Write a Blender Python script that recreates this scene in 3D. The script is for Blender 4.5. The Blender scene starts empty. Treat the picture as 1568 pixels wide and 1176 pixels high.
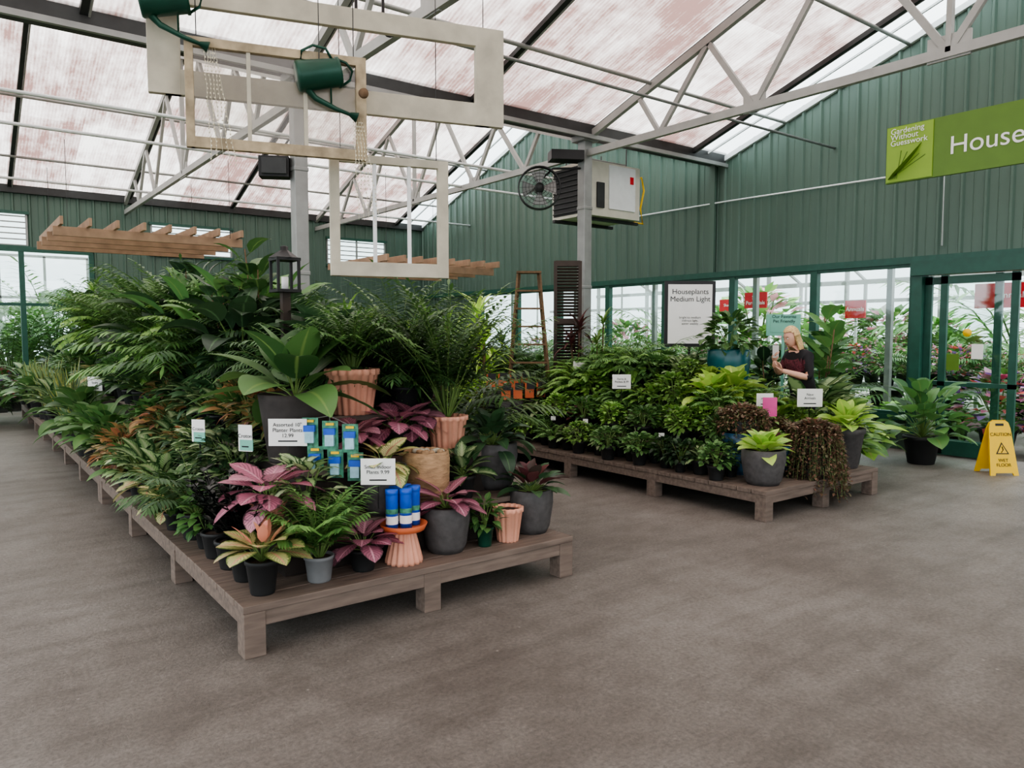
import bpy, math, random
from mathutils import Vector, Matrix
random.seed(11)
R=random.random
def U(a,b): return a+(b-a)*R()
sc=bpy.context.scene
sc.view_settings.view_transform='AgX'
try: sc.view_settings.look='AgX - Medium High Contrast'
except Exception: pass
sc.view_settings.exposure=.75
# ------------------------------------------------------------ materials
def S(r,g,b):
    f=lambda c:(c/255/12.92) if c/255<=.04045 else ((c/255+.055)/1.055)**2.4
    return (f(r),f(g),f(b),1)
def newmat(n):
    m=bpy.data.materials.new(n); m.use_nodes=True
    nt=m.node_tree; return m,nt,nt.nodes,nt.links,nt.nodes['Principled BSDF']
def mat(n,c,rough=.6,metal=0,var=.12,scale=8,bump=0,stretch=(1,1,1)):
    m,nt,N,L,b=newmat(n)
    tc=N.new('ShaderNodeTexCoord'); mp=N.new('ShaderNodeMapping'); mp.inputs['Scale'].default_value=stretch
    L.new(tc.outputs['Object'],mp.inputs[0])
    no=N.new('ShaderNodeTexNoise'); no.inputs['Scale'].default_value=scale; no.inputs['Detail'].default_value=5
    L.new(mp.outputs[0],no.inputs[0])
    r=N.new('ShaderNodeValToRGB'); r.color_ramp.elements[0].position=.3; r.color_ramp.elements[1].position=.7
    r.color_ramp.elements[0].color=tuple(x*(1-var) for x in c[:3])+(1,)
    r.color_ramp.elements[1].color=tuple(min(1,x*(1+var)) for x in c[:3])+(1,)
    L.new(no.outputs[0],r.inputs[0]); L.new(r.outputs[0],b.inputs['Base Color'])
    b.inputs['Roughness'].default_value=rough; b.inputs['Metallic'].default_value=metal
    if bump:
        bp=N.new('ShaderNodeBump'); bp.inputs['Strength'].default_value=bump; bp.inputs['Distance'].default_value=.02
        L.new(no.outputs[0],bp.inputs['Height']); L.new(bp.outputs[0],b.inputs['Normal'])
    return m
def br(c,k=1.6):
    g=(c[0]+c[1]+c[2])/3;d=.14
    return tuple(min(.9,(v*(1-d)+g*d)*k) for v in c[:3])+(1,)
def leafmat(n,cols,rib=None,rw=.12,edge=None,rough=.42,constant=False,trans=.28,e0=.5,lat=0,k=1.6):
    m,nt,N,L,b=newmat(n); cols=[br(c,k) for c in cols]
    g=N.new('ShaderNodeNewGeometry'); r=N.new('ShaderNodeValToRGB')
    e=r.color_ramp.elements
    if constant: r.color_ramp.interpolation='CONSTANT'
    e[0].color=cols[0]; e[0].position=0; e[1].color=cols[-1]; e[1].position=1 if not constant else (len(cols)-1)/len(cols)
    for i in range(1,len(cols)-1):
        x=e.new(i/(len(cols)-1) if not constant else i/len(cols)); x.color=cols[i]
    L.new(g.outputs['Random Per Island'],r.inputs[0]); col=r.outputs[0]
    oi=N.new('ShaderNodeObjectInfo');om=N.new('ShaderNodeMapRange');om.inputs[3].default_value=.7;om.inputs[4].default_value=1.4;L.new(oi.outputs['Random'],om.inputs[0])
    hs=N.new('ShaderNodeHueSaturation');L.new(om.outputs[0],hs.inputs['Value']);L.new(col,hs.inputs['Color']);col=hs.outputs[0]
    uv=N.new('ShaderNodeUVMap'); sp=N.new('ShaderNodeSeparateXYZ'); L.new(uv.outputs[0],sp.inputs[0])
    s=N.new('ShaderNodeMath'); s.operation='SUBTRACT'; s.inputs[1].default_value=.5; L.new(sp.outputs[0],s.inputs[0])
    a=N.new('ShaderNodeMath'); a.operation='ABSOLUTE'; L.new(s.outputs[0],a.inputs[0])
    if lat:
        v=N.new('ShaderNodeMath');v.operation='MULTIPLY_ADD';v.inputs[1].default_value=-.7;L.new(a.outputs[0],v.inputs[0]);L.new(sp.outputs[1],v.inputs[2])
        s1=N.new('ShaderNodeMath');s1.operation='MULTIPLY';s1.inputs[1].default_value=lat;L.new(v.outputs[0],s1.inputs[0])
        s2=N.new('ShaderNodeMath');s2.operation='SINE';L.new(s1.outputs[0],s2.inputs[0])
        s3=N.new('ShaderNodeMapRange');s3.inputs[1].default_value=.1;s3.inputs[2].default_value=.9;s3.inputs[4].default_value=.55;L.new(s2.outputs[0],s3.inputs[0])
        mx=N.new('ShaderNodeMixRGB');mx.inputs[2].default_value=edge;L.new(s3.outputs[0],mx.inputs[0]);L.new(col,mx.inputs[1]);col=mx.outputs[0]
    if rib:
        mr=N.new('ShaderNodeMapRange'); mr.inputs[1].default_value=rw*.3; mr.inputs[2].default_value=rw; mr.inputs[3].default_value=1; mr.inputs[4].default_value=0
        L.new(a.outputs[0],mr.inputs[0])
        mx=N.new('ShaderNodeMixRGB'); mx.inputs[2].default_value=rib; L.new(mr.outputs[0],mx.inputs[0]); L.new(col,mx.inputs[1]); col=mx.outputs[0]
    if edge:
        no=N.new('ShaderNodeTexNoise'); no.inputs['Scale'].default_value=45
        tc=N.new('ShaderNodeTexCoord'); L.new(tc.outputs['Object'],no.inputs[0])
        ad=N.new('ShaderNodeMath'); ad.operation='MULTIPLY_ADD'; ad.inputs[1].default_value=.45; L.new(no.outputs[0],ad.inputs[0]); L.new(a.outputs[0],ad.inputs[2])
        mr=N.new('ShaderNodeMapRange'); mr.inputs[1].default_value=e0; mr.inputs[2].default_value=e0+.12
        L.new(ad.outputs[0],mr.inputs[0])
        mx=N.new('ShaderNodeMixRGB'); mx.inputs[2].default_value=edge; L.new(mr.outputs[0],mx.inputs[0]); L.new(col,mx.inputs[1]); col=mx.outputs[0]
    L.new(col,b.inputs['Base Color']); b.inputs['Roughness'].default_value=rough
    t=N.new('ShaderNodeBsdfTranslucent'); L.new(col,t.inputs[0])
    ms=N.new('ShaderNodeMixShader'); ms.inputs[0].default_value=trans
    L.new(b.outputs[0],ms.inputs[1]); L.new(t.outputs[0],ms.inputs[2])
    L.new(ms.outputs[0],N['Material Output'].inputs[0]); return m
def glassmat(n,tint=(.93,.97,.95,1),gl=.07,rough=.03):
    m,nt,N,L,b=newmat(n); N.remove(b)
    t=N.new('ShaderNodeBsdfTransparent'); t.inputs[0].default_value=tint
    g=N.new('ShaderNodeBsdfGlossy'); g.inputs['Roughness'].default_value=rough
    ms=N.new('ShaderNodeMixShader'); ms.inputs[0].default_value=gl
    L.new(t.outputs[0],ms.inputs[1]); L.new(g.outputs[0],ms.inputs[2]); L.new(ms.outputs[0],N['Material Output'].inputs[0]); return m
def roofmat(n,c1,c2,tr,panel=.13):
    m,nt,N,L,b=newmat(n); N.remove(b)
    def MA(op,a,b_=None,c_=None):
        q=N.new('ShaderNodeMath');q.operation=op
        for i,v in enumerate((a,b_,c_)):
            if v is None: continue
            if isinstance(v,(int,float)): q.inputs[i].default_value=v
            else: L.new(v,q.inputs[i])
        return q.outputs[0]
    tc=N.new('ShaderNodeTexCoord')
    mp=N.new('ShaderNodeMapping'); mp.inputs['Scale'].default_value=(3.4,.6,.6); L.new(tc.outputs['Object'],mp.inputs[0])
    n1=N.new('ShaderNodeTexNoise'); n1.inputs['Scale'].default_value=1.6; n1.inputs['Detail'].default_value=10; n1.inputs['Roughness'].default_value=.75; L.new(mp.outputs[0],n1.inputs[0])
    n2=N.new('ShaderNodeTexNoise'); n2.inputs['Scale'].default_value=1.1; n2.inputs['Detail'].default_value=6; n2.inputs['Roughness'].default_value=.65; L.new(tc.outputs['Object'],n2.inputs[0])
    w=N.new('ShaderNodeTexWave'); w.inputs['Scale'].default_value=6; w.bands_direction='X'; L.new(tc.outputs['Object'],w.inputs[0])
    sp=N.new('ShaderNodeSeparateXYZ');L.new(tc.outputs['Object'],sp.inputs[0])
    px=MA('FLOOR',MA('DIVIDE',sp.outputs[0],1.13));py=MA('FLOOR',MA('DIVIDE',MA('ADD',sp.outputs[1],1.8),2.6))
    wn=N.new('ShaderNodeTexWhiteNoise');wn.noise_dimensions='1D';L.new(MA('MULTIPLY_ADD',py,17.3,px),wn.inputs['W'])
    s=MA('ADD',n1.outputs[0],n2.outputs[0]);s=MA('MULTIPLY_ADD',w.outputs[0],.08,s);s=MA('MULTIPLY',s,.5)
    s=MA('ADD',s,MA('MULTIPLY_ADD',wn.outputs[0],panel,-panel/2))
    r=N.new('ShaderNodeValToRGB'); r.color_ramp.elements[0].position=.42; r.color_ramp.elements[1].position=.64
    L.new(s,r.inputs[0])
    r.color_ramp.elements[0].color=c1; r.color_ramp.elements[1].color=c2
    t=N.new('ShaderNodeBsdfTransparent'); d=N.new('ShaderNodeBsdfTranslucent'); L.new(r.outputs[0],t.inputs[0]); L.new(r.outputs[0],d.inputs[0])
    ms=N.new('ShaderNodeMixShader'); ms.inputs[0].default_value=tr
    L.new(d.outputs[0],ms.inputs[1]); L.new(t.outputs[0],ms.inputs[2]); L.new(ms.outputs[0],N['Material Output'].inputs[0]); return m
M={}
M['green']=mat('green_metal_panel',S(84,106,94),.42,.1,.1,1.2,stretch=(1,1,.3))
M['gframe']=mat('green_frame_paint',S(40,84,71),.4)
M['galv']=mat('galvanised_steel',S(150,152,150),.45,.35,.12,5)
M['truss']=mat('truss_grey_paint',S(165,166,162),.5,.1,.1,5)
M['dark']=mat('dark_steel',S(56,58,58),.5,.2)
M['black']=mat('black_plastic',S(26,27,28),.5)
M['blackpot']=mat('nursery_pot_black',S(34,35,36),.6)
M['greypot']=mat('grey_plastic_pot',S(120,122,124),.7,0,.08,14)
M['darkpot']=mat('charcoal_pot',S(80,78,78),.7,0,.22,20,.2)
M['planter']=mat('dark_planter',S(62,56,54),.75,0,.2,12,.2)
M['terra']=mat('terracotta_pink',S(222,162,138),.7,0,.08,10)
M['orange']=mat('terracotta_orange',S(205,108,68),.6,0,.08,10)
M['tan']=mat('rustic_tan_pot',S(166,136,104),.85,0,.28,16,.5,(1,1,2.5))
M['soil']=mat('potting_soil',S(58,42,32),.95,0,.4,40,.5)
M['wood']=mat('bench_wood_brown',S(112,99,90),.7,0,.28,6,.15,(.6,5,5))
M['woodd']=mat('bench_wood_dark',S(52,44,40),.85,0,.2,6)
M['cedar']=mat('cedar_wood',S(160,132,108),.7,0,.2,5,.1)
M['cream']=mat('old_cream_paint',S(186,181,164),.7,0,.16,7,.2)
M['rust']=mat('worn_wood_edge',S(166,152,126),.8,0,.4,9,.2)
M['white']=mat('white_paper',S(236,236,234),.7,0,.02)
M['wpaint']=mat('white_paint',S(225,228,228),.6,0,.04)
M['heater']=mat('heater_cream',S(205,202,188),.5,.1,.06)
M['yellow']=mat('yellow_plastic',S(240,196,30),.45,0,.04)
M['signgreen']=mat('sign_green',S(90,124,42),.5,0,.05)
M['signlime']=mat('sign_lime',S(134,168,58),.5,0,.04)
M['can']=mat('watering_can_green',S(24,72,56),.35,.2,.12)
M['shutter']=mat('shutter_brown',S(66,56,50),.7)
M['blue']=mat('blue_label',S(34,88,196),.35,0,.15,20)
M['cyan']=mat('packaging_teal',S(72,134,108),.4,0,.55,34)
M['palecard']=mat('packaging_pale',S(160,200,214),.4,0,.15,30)
M['red']=mat('red_sign',S(205,26,40),.5)
M['teal']=mat('teal_glaze',S(24,84,90),.25,0,.2)
M['bglaze']=mat('blue_glaze',S(62,100,128),.25,0,.4,12)
M['mag']=mat('magenta_card',S(220,80,150),.5)
M['tealsign']=mat('teal_sign',S(120,185,165),.5,0,.03)
M['bead']=mat('clear_bead',S(222,215,190),.15,0,.1)
M['skin']=mat('skin',S(222,172,150),.55,0,.05)
M['hair']=mat('blonde_hair',S(216,184,134),.6,0,.3,60)
M['shirt']=mat('black_shirt',S(28,26,30),.8,0,.2)
M['maroon']=mat('maroon_print',S(98,46,56),.8,0,.6,40)
M['pants']=mat('dark_jeans',S(40,44,58),.85)
M['lip']=mat('lips',S(185,80,80),.5); M['eye']=mat('eye_dark',S(50,40,35),.3)
M['stem']=mat('plant_stem',S(98,124,64),.6,0,.2)
M['bark']=mat('bark',S(110,88,66),.85,0,.3,20,.3)
M['ground']=mat('outside_paving',S(150,146,140),.9,0,.1,2)
M['glass']=glassmat('window_glass')
M['oldglass']=glassmat('dusty_glass',(.86,.85,.82,1),.10,.25)
M['roof']=roofmat('polycarbonate_roof',S(134,104,98),S(224,214,209),.38)
M['clear']=roofmat('clear_roof_strip',S(236,238,240),S(252,252,252),.6,.02)
L_={}
L_['dark']=leafmat('leaf_dark',[S(28,50,34),S(52,80,48),S(38,66,42)],S(84,116,78),.06,rough=.36)
L_['mid']=leafmat('leaf_mid',[S(42,78,40),S(80,118,58),S(58,96,48)],S(120,150,86),.06)
L_['bright']=leafmat('leaf_bright',[S(66,108,44),S(116,152,66),S(88,132,54)],k=1.45)
L_['lime']=leafmat('leaf_lime',[S(128,170,60),S(166,194,86),S(110,154,54)],S(200,214,120),.08,k=1.35)
L_['palm']=leafmat('leaf_palm',[S(50,86,42),S(90,128,62),S(64,102,48)])
L_['palmd']=leafmat('leaf_palm_dark',[S(36,66,38),S(68,102,56),S(48,82,44)])
L_['black']=leafmat('leaf_black',[S(14,18,18),S(30,36,32),S(22,26,24)],rough=.25,k=1.2)
L_['yvar']=leafmat('leaf_yellow_variegated',[S(198,192,130),S(172,176,108),S(212,198,150)],S(214,160,134),.08,S(90,114,58),lat=60,k=1.2,e0=.54)
L_['wvar']=leafmat('leaf_white_variegated',[S(176,188,146),S(140,160,110),S(104,138,82)],None,.1,S(54,90,50),k=1.3)
L_['pvar']=leafmat('leaf_pink_variegated',[S(186,112,136),S(168,92,118),S(196,132,152)],S(226,170,186),.07,S(84,66,70),e0=.6,lat=50,k=1.35)
L_['salm']=leafmat('leaf_salmon',[S(222,130,110),S(230,172,134)],k=1.2)
L_['croton']=leafmat('leaf_croton',[S(150,84,58),S(60,84,46),S(160,120,74),S(84,100,54),S(70,92,50),S(98,60,52)],S(170,130,80),.1,k=1.4)
L_['dief']=leafmat('leaf_dieffenbachia',[S(100,132,82),S(136,160,108)],S(176,190,148),.16,S(46,80,46),e0=.48,lat=55,k=1.4)
L_['red']=leafmat('leaf_burgundy',[S(66,34,38),S(90,50,50),S(50,46,40)])
L_['snake']=leafmat('leaf_snake',[S(64,94,66),S(96,124,88)],None,.1,S(176,178,96))
L_['rust']=leafmat('leaf_rust',[S(112,96,70),S(122,84,70),S(92,98,64),S(100,70,60)],k=1.3)
L_['flow']=leafmat('leaf_flowers',[S(60,110,40),S(226,90,150),S(80,130,50),S(150,90,184),S(70,120,45),S(90,140,60),S(226,80,80),S(100,150,70),S(236,150,188),S(84,140,60)],constant=True,k=1.3)
L_['outg']=leafmat('leaf_outdoor',[S(80,130,56),S(120,160,84),S(70,116,50),S(240,230,236),S(100,146,70),S(214,140,164),S(90,140,64),S(110,156,80)],constant=True,k=1.3)
# ------------------------------------------------------------ mesh builder
class MB:
    def __init__(s): s.v=[];s.f=[];s.m=[];s.uv=[];s.sm=[];s.mats=[]
    def mi(s,m):
        if m not in s.mats: s.mats.append(m)
        return s.mats.index(m)
    def add(s,vs,fs,m,uvs=None,smooth=False):
        o=len(s.v); s.v+= [tuple(v) for v in vs]; k=s.mi(m)
        s.uv+= uvs if uvs else [(.5,.5)]*len(vs)
        for f in fs: s.f.append([i+o for i in f]); s.m.append(k); s.sm.append(smooth)
    def box(s,c,d,m,rz=0):
        cx,cy,cz=c;a,b,h=d[0]/2,d[1]/2,d[2]/2; C,Sn=math.cos(rz),math.sin(rz)
        vs=[]
        for z in(-h,h):
            for x,y in((-a,-b),(a,-b),(a,b),(-a,b)): vs.append((cx+x*C-y*Sn,cy+x*Sn+y*C,cz+z))
        s.add(vs,[(0,3,2,1),(4,5,6,7),(0,1,5,4),(1,2,6,5),(2,3,7,6),(3,0,4,7)],m)
    def beam(s,a,b,w,h,m,up=(0,0,1)):
        a=Vector(a);b=Vector(b);d=(b-a).normalized();u=Vector(up)
        if abs(d.dot(u))>.98:u=Vector((1,0,0))
        r=d.cross(u).normalized();u=r.cross(d)
        vs=[p+r*x*w/2+u*y*h/2 for p in(a,b) for x,y in((-1,-1),(1,-1),(1,1),(-1,1))]
        s.add(vs,[(0,3,2,1),(4,5,6,7),(0,1,5,4),(1,2,6,5),(2,3,7,6),(3,0,4,7)],m)
    def tube(s,pts,r,m,n=5,r2=None):
        P=[Vector(p) for p in pts];vs=[];K=len(P)
        for i,p in enumerate(P):
            d=(P[min(i+1,K-1)]-P[max(i-1,0)]).normalized()
            u=Vector((0,0,1)) if abs(d.z)<.9 else Vector((1,0,0))
            a=d.cross(u).normalized();b=a.cross(d);rr=r if r2 is None else r+(r2-r)*i/(K-1)
            for k in range(n):
                t=2*math.pi*k/n;vs.append(p+a*rr*math.cos(t)+b*rr*math.sin(t))
        fs=[(i*n+k,i*n+(k+1)%n,(i+1)*n+(k+1)%n,(i+1)*n+k) for i in range(K-1) for k in range(n)]
        fs+=[tuple(range(n)),tuple((K-1)*n+k for k in range(n))]
        s.add(vs,fs,m,None,n>4)
    def lathe(s,prof,m,c=(0,0,0),n=24,ribs=0,amp=.04,mtx=None,smooth=True):
        vs=[]
        for r,z in prof:
            for k in range(n):
                t=2*math.pi*k/n;q=r*(1+(amp*abs(math.cos(ribs*t/2))-amp if ribs else 0))
                v=Vector((q*math.cos(t),q*math.sin(t),z))
                if mtx: v=mtx@v
                vs.append(v+Vector(c))
        fs=[(i*n+k,i*n+(k+1)%n,(i+1)*n+(k+1)%n,(i+1)*n+k) for i in range(len(prof)-1) for k in range(n)]
        s.add(vs,fs,m,None,smooth)
    def pot(s,rt,rb,h,m,z0=0,c=(0,0),ribs=0,rim=.05,n=24):
        if ribs:n=ribs*6
        cc=(c[0],c[1],z0)
        s.lathe([(0.001,0),(rb*.95,0),(rb,.008),(rt*.97,h*.86),(rt*(1+rim),h*.88),(rt*(1+rim),h*.985),(rt*(.98+rim),h),(rt*.9,h),(rt*.87,h*.9)],m,cc,n,ribs,.13)
        s.lathe([(rt*.88,h*.9),(rt*.4,h*.925),(0.001,h*.93)],M['soil'],cc,12)
    def leaf(s,p,az,el,L,W,m,droop=.8,seg=5,fold=.25,shape=.82,roll=0):
        p=Vector(p);vs=[];uv=[]
        sd=Vector((-math.sin(az),math.cos(az),0))
        for i in range(seg+1):
            t=i/seg;e=el-droop*t
            d=Vector((math.cos(e)*math.cos(az),math.cos(e)*math.sin(az),math.sin(e)))
            if i: p=p+d*(L/seg)
            nn=sd.cross(d)*-1
            s2=sd*math.cos(roll)+nn*math.sin(roll)
            w=W/2*max(.03,math.sin(math.pi*min(1,t**shape*.96+.04)))**.72
            if i==seg: w=W*.02
            up=d.cross(sd)
            if up.z<0: up=-up
            vs+=[p-s2*w+up*w*fold,p,p+s2*w+up*w*fold]; uv+=[(0,t),(.5,t),(1,t)]
        fs=[]
        for i in range(seg): a=i*3; fs+=[(a,a+1,a+4,a+3),(a+1,a+2,a+5,a+4)]
        s.add(vs,fs,m,uv,True)
    def strip(s,p,d,L,W,m,droop=.5,seg=2):
        p=Vector(p);d=Vector(d).normalized();sd=d.cross(Vector((0,0,1)))
        if sd.length<.05: sd=Vector((1,0,0))
        sd.normalize();vs=[];uv=[]
        for i in range(seg+1):
            t=i/seg
            if i: d=(d+Vector((0,0,-droop/seg))).normalized(); p=p+d*(L/seg)
            w=W/2*(.55 if i==0 else (1-t)**.8+.03 if i==seg else 1)
            vs+=[p-sd*w,p+sd*w];uv+=[(.3,t),(.7,t)]
        s.add(vs,[(i*2,i*2+1,i*2+3,i*2+2) for i in range(seg)],m,uv,True)
    def mesh(s,name):
        me=bpy.data.meshes.new(name);me.from_pydata(s.v,[],s.f)
        for m in s.mats: me.materials.append(m)
        me.polygons.foreach_set('material_index',s.m);me.polygons.foreach_set('use_smooth',s.sm)
        ul=me.uv_layers.new(name='UVMap');li=[0]*len(me.loops);me.loops.foreach_get('vertex_index',li)
        fl=[]
        for i in li: fl+=s.uv[i]
        ul.data.foreach_set('uv',fl);me.update();return me
    def obj(s,name,loc=(0,0,0),rz=0,parent=None,bevel=0):
        o=bpy.data.objects.new(name,s.mesh(name));sc.collection.objects.link(o);o.location=loc;o.rotation_euler[2]=rz
        if parent:o.parent=parent
        if bevel:
            b=o.modifiers.new('bevel','BEVEL');b.width=bevel;b.segments=2;b.limit_method='ANGLE'
        return o
def text(body,size,loc,rd,m,parent,align='CENTER',ex=.001,spacing=1,up=(0,0,1)):
    c=bpy.data.curves.new('lettering','FONT');c.body=body;c.size=size;c.align_x=align;c.align_y='CENTER';c.extrude=ex;c.space_line=spacing
    c.materials.append(m);o=bpy.data.objects.new('lettering',c);sc.collection.objects.link(o)
    r=Vector(rd).normalized();u=Vector(up).normalized();z=r.cross(u);mm=Matrix((r,u,z)).transposed().to_4x4();mm.translation=Vector(loc)
    if parent:
        o.parent=parent
        bpy.context.view_layer.update()
        o.matrix_parent_inverse=parent.matrix_world.inverted()
    o.matrix_world=mm
    return o
# ------------------------------------------------------------ camera / world
cam=bpy.data.cameras.new('camera');co=bpy.data.objects.new('camera',cam);sc.collection.objects.link(co)
co.location=(0,0,1.7);co.rotation_euler=(math.radians(90-3.92),0,math.radians(-37.1));cam.lens=26.3;cam.sensor_width=36;cam.clip_end=300
sc.camera=co
w=bpy.data.worlds.new('overcast_sky');sc.world=w;w.use_nodes=True
bg=w.node_tree.nodes['Background'];N=w.node_tree.nodes;Lk=w.node_tree.links
tc=N.new('ShaderNodeTexCoord');sx=N.new('ShaderNodeSeparateXYZ');Lk.new(tc.outputs['Generated'],sx.inputs[0])
rp=N.new('ShaderNodeValToRGB');rp.color_ramp.elements[0].color=(.5,.57,.62,1);rp.color_ramp.elements[0].position=.0;rp.color_ramp.elements[1].color=(.92,.99,1,1);rp.color_ramp.elements[1].position=.5
Lk.new(sx.outputs[2],rp.inputs[0]);Lk.new(rp.outputs[0],bg.inputs[0]);bg.inputs[1].default_value=2.6
# ------------------------------------------------------------ room shell
V0,BW,EZ,SL=-1.8,10.4,4.75,.34
XW,YW,XB,YB=11.1,19.0,-8.0,-12.2
def zr(y):
    q=(y-V0)%BW; return EZ+SL*min(q,BW-q)
# floor
m,nt,N,L,b=newmat('concrete_floor')
tc=N.new('ShaderNodeTexCoord')
def NO(scale,det,ro,vec=None):
    n=N.new('ShaderNodeTexNoise');n.inputs['Scale'].default_value=scale;n.inputs['Detail'].default_value=det;n.inputs['Roughness'].default_value=ro;L.new(vec or tc.outputs['Object'],n.inputs[0]);return n.outputs[0]
def RA(src,p0,p1,c0,c1):
    r=N.new('ShaderNodeValToRGB');r.color_ramp.elements[0].position=p0;r.color_ramp.elements[1].position=p1;r.color_ramp.elements[0].color=c0;r.color_ramp.elements[1].color=c1;L.new(src,r.inputs[0]);return r.outputs[0]
def MU(a_,b_,t='MULTIPLY',f=1):
    q=N.new('ShaderNodeMixRGB');q.blend_type=t;q.inputs[0].default_value=f;L.new(a_,q.inputs[1]);L.new(b_,q.inputs[2]);return q.outputs[0]
mp=N.new('ShaderNodeMapping');mp.inputs['Rotation'].default_value=(0,0,.25);mp.inputs['Scale'].default_value=(.35,3.2,1);L.new(tc.outputs['Object'],mp.inputs[0])
base=RA(NO(.55,7,.6),.36,.64,S(120,113,106),S(148,143,137))
fine=NO(46,7,.8)
c_=MU(base,RA(fine,.34,.66,(.5,.5,.5,1),(1.1,1.1,1.1,1)))
c_=MU(c_,RA(NO(4,9,.75),.38,.58,(.8,.78,.77,1),(1,1,1,1)))
c_=MU(c_,RA(NO(1.5,6,.65,mp.outputs[0]),.36,.52,(.82,.81,.80,1),(1,1,1,1)))
n3=N.new('ShaderNodeTexVoronoi');n3.inputs['Scale'].default_value=5;L.new(tc.outputs['Object'],n3.inputs[0])
r3=N.new('ShaderNodeMapRange');r3.inputs[1].default_value=.02;r3.inputs[2].default_value=.05;r3.inputs[3].default_value=.45;r3.inputs[4].default_value=0;L.new(n3.outputs['Distance'],r3.inputs[0])
mx2=N.new('ShaderNodeMixRGB');mx2.inputs[2].default_value=S(190,184,176);L.new(r3.outputs[0],mx2.inputs[0]);L.new(c_,mx2.inputs[1])
L.new(mx2.outputs[0],b.inputs['Base Color']);b.inputs['Roughness'].default_value=.5
bp=N.new('ShaderNodeBump');bp.inputs['Strength'].default_value=.7;bp.inputs['Distance'].default_value=.014;L.new(fine,bp.inputs['Height']);L.new(bp.outputs[0],b.inputs['Normal'])
M['floor']=m
a=MB();a.box((( XB+XW)/2,(YB+YW)/2,-.05),(XW-XB+.3,YW-YB+.3,.1),M['floor']);a.obj('floor')
a=MB();a.box((10,10,-.17),(90,90,.1),M['ground']);a.obj('ground_outside')
# ceiling
a=MB()
for bay in range(-1,2):
    y0=V0+bay*BW;yr=y0+BW/2;y1=y0+BW;zt=EZ+SL*BW/2
    for (p,q,zp,zq) in((y0,yr,EZ,zt),(yr,y1,zt,EZ)):
        a.add([(XB,p,zp),(XW-.9,p,zp),(XW-.9,q,zq),(XB,q,zq)],[(0,1,2,3)],M['roof'])
        a.add([(XW-.9,p,zp),(XW+.2,p,zp),(XW+.2,q,zq),(XW-.9,q,zq)],[(0,1,2,3)],M['clear'])
a.obj('ceiling')
a=MB()
for bay in range(-1,2):
    y0=V0+bay*BW
    for o in(1.35,3.3,5.2,7.1,9.05):
        y=y0+o;a.tube([(XB,y,zr(y)-.09),(XW,y,zr(y)-.09)],.026,M['truss'] if o!=5.2 else M['galv'],6)
x=-7.85
while x<XW:
    for bay in range(-1,2):
        y0=V0+bay*BW;zt=EZ+SL*BW/2
        for p,q,zp,zq in((y0,y0+BW/2,EZ,zt),(y0+BW/2,y0+BW,zt,EZ)):
            a.beam((x,p,zp-.03),(x,q,zq-.03),.07,.06,M['dark']);a.beam((x+.05,p,zp-.05),(x+.05,q,zq-.05),.02,.04,M['truss'])
    x+=2.26
a.obj('trim_roof_purlins')
a=MB()
for y in(V0,V0+BW):
    a.box(((XB+XW)/2,y,EZ-.02),(XW-XB,.34,.1),M['dark']);a.box(((XB+XW)/2,y-.17,EZ+.0),(XW-XB,.03,.2),M['dark']);a.box(((XB+XW)/2,y-.2,EZ-.12),(XW-XB,.05,.06),M['galv'])
a.obj('trim_valley_gutters')
# walls
def ribwall(mb,ax,base,s0,s1,zb,zt,m,sgn=-1,per=.3):
    pts=[(s0,0)];k=math.floor(s0/per)
    while k*per<s1:
        for o,h in((.0,0),(.02,.035),(.05,.035),(.07,0)):
            q=k*per+o
            if s0+.001<q<s1-.001: pts.append((q,h))
        q=k*per+.18
        for o,h in((0,0),(.01,.008),(.02,0)):
            if s0+.001<q+o<s1-.001: pts.append((q+o,h))
        k+=1
    pts.append((s1,0));vs=[]
    for q,h in pts:
        for z in(zb,zt(q)):
            vs.append((base+sgn*h,q,z) if ax=='x' else (q,base+sgn*h,z))
    mb.add(vs,[(i*2,i*2+2,i*2+3,i*2+1) for i in range(len(pts)-1)],m)
HB=2.75
a=MB()
ribwall(a,'x',XW,YB,YW,HB,zr,M['green'])
ribwall(a,'x',XW,YB,1.6,0,lambda s:HB,M['green']);ribwall(a,'x',XW,15.95,YW,0,lambda s:HB,M['green'])
ribwall(a,'x',XW,5.1,15.95,0,lambda s:.45,M['green'])
a.box((XW+.12,(YB+YW)/2,HB+.6),(.1,YW-YB,.9),M['green'])
a.box((XW-.04,(YB+YW)/2,HB-.02),(.1,YW-YB,.1),M['gframe'])
a.box((XW-.02,(5.1+15.95)/2,.47),(.12,10.85,.08),M['gframe'])
a.box((XW-.05,8.65,3.7),(.06,.1,2.0),M['green'])
wr=a.obj('wall_right')
a=MB()
for bay in range(-1,2):
    y0=V0+bay*BW;zt=EZ+SL*BW/2
    for p,q,zp,zq in((y0,y0+BW/2,EZ,zt),(y0+BW/2,y0+BW,zt,EZ)):
        a.beam((XW-.03,p,zp-.06),(XW-.03,q,zq-.06),.06,.08,M['wpaint'])
        a.beam((XW-.5,p,zp-.03),(XW-.5,q,zq-.03),.03,.03,M['wpaint'])
        a.beam((XW-.9,p,zp-.05),(XW-.9,q,zq-.05),.06,.07,M['dark'])
a.obj('trim_gable_rake')
a=MB();e=lambda s:EZ
holes=[(-.5,1.47),(3.9,5.7),(8.2,9.9)]
xs=[XB,-.5,1.47,3.9,5.7,8.2,9.9,XW]
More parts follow.
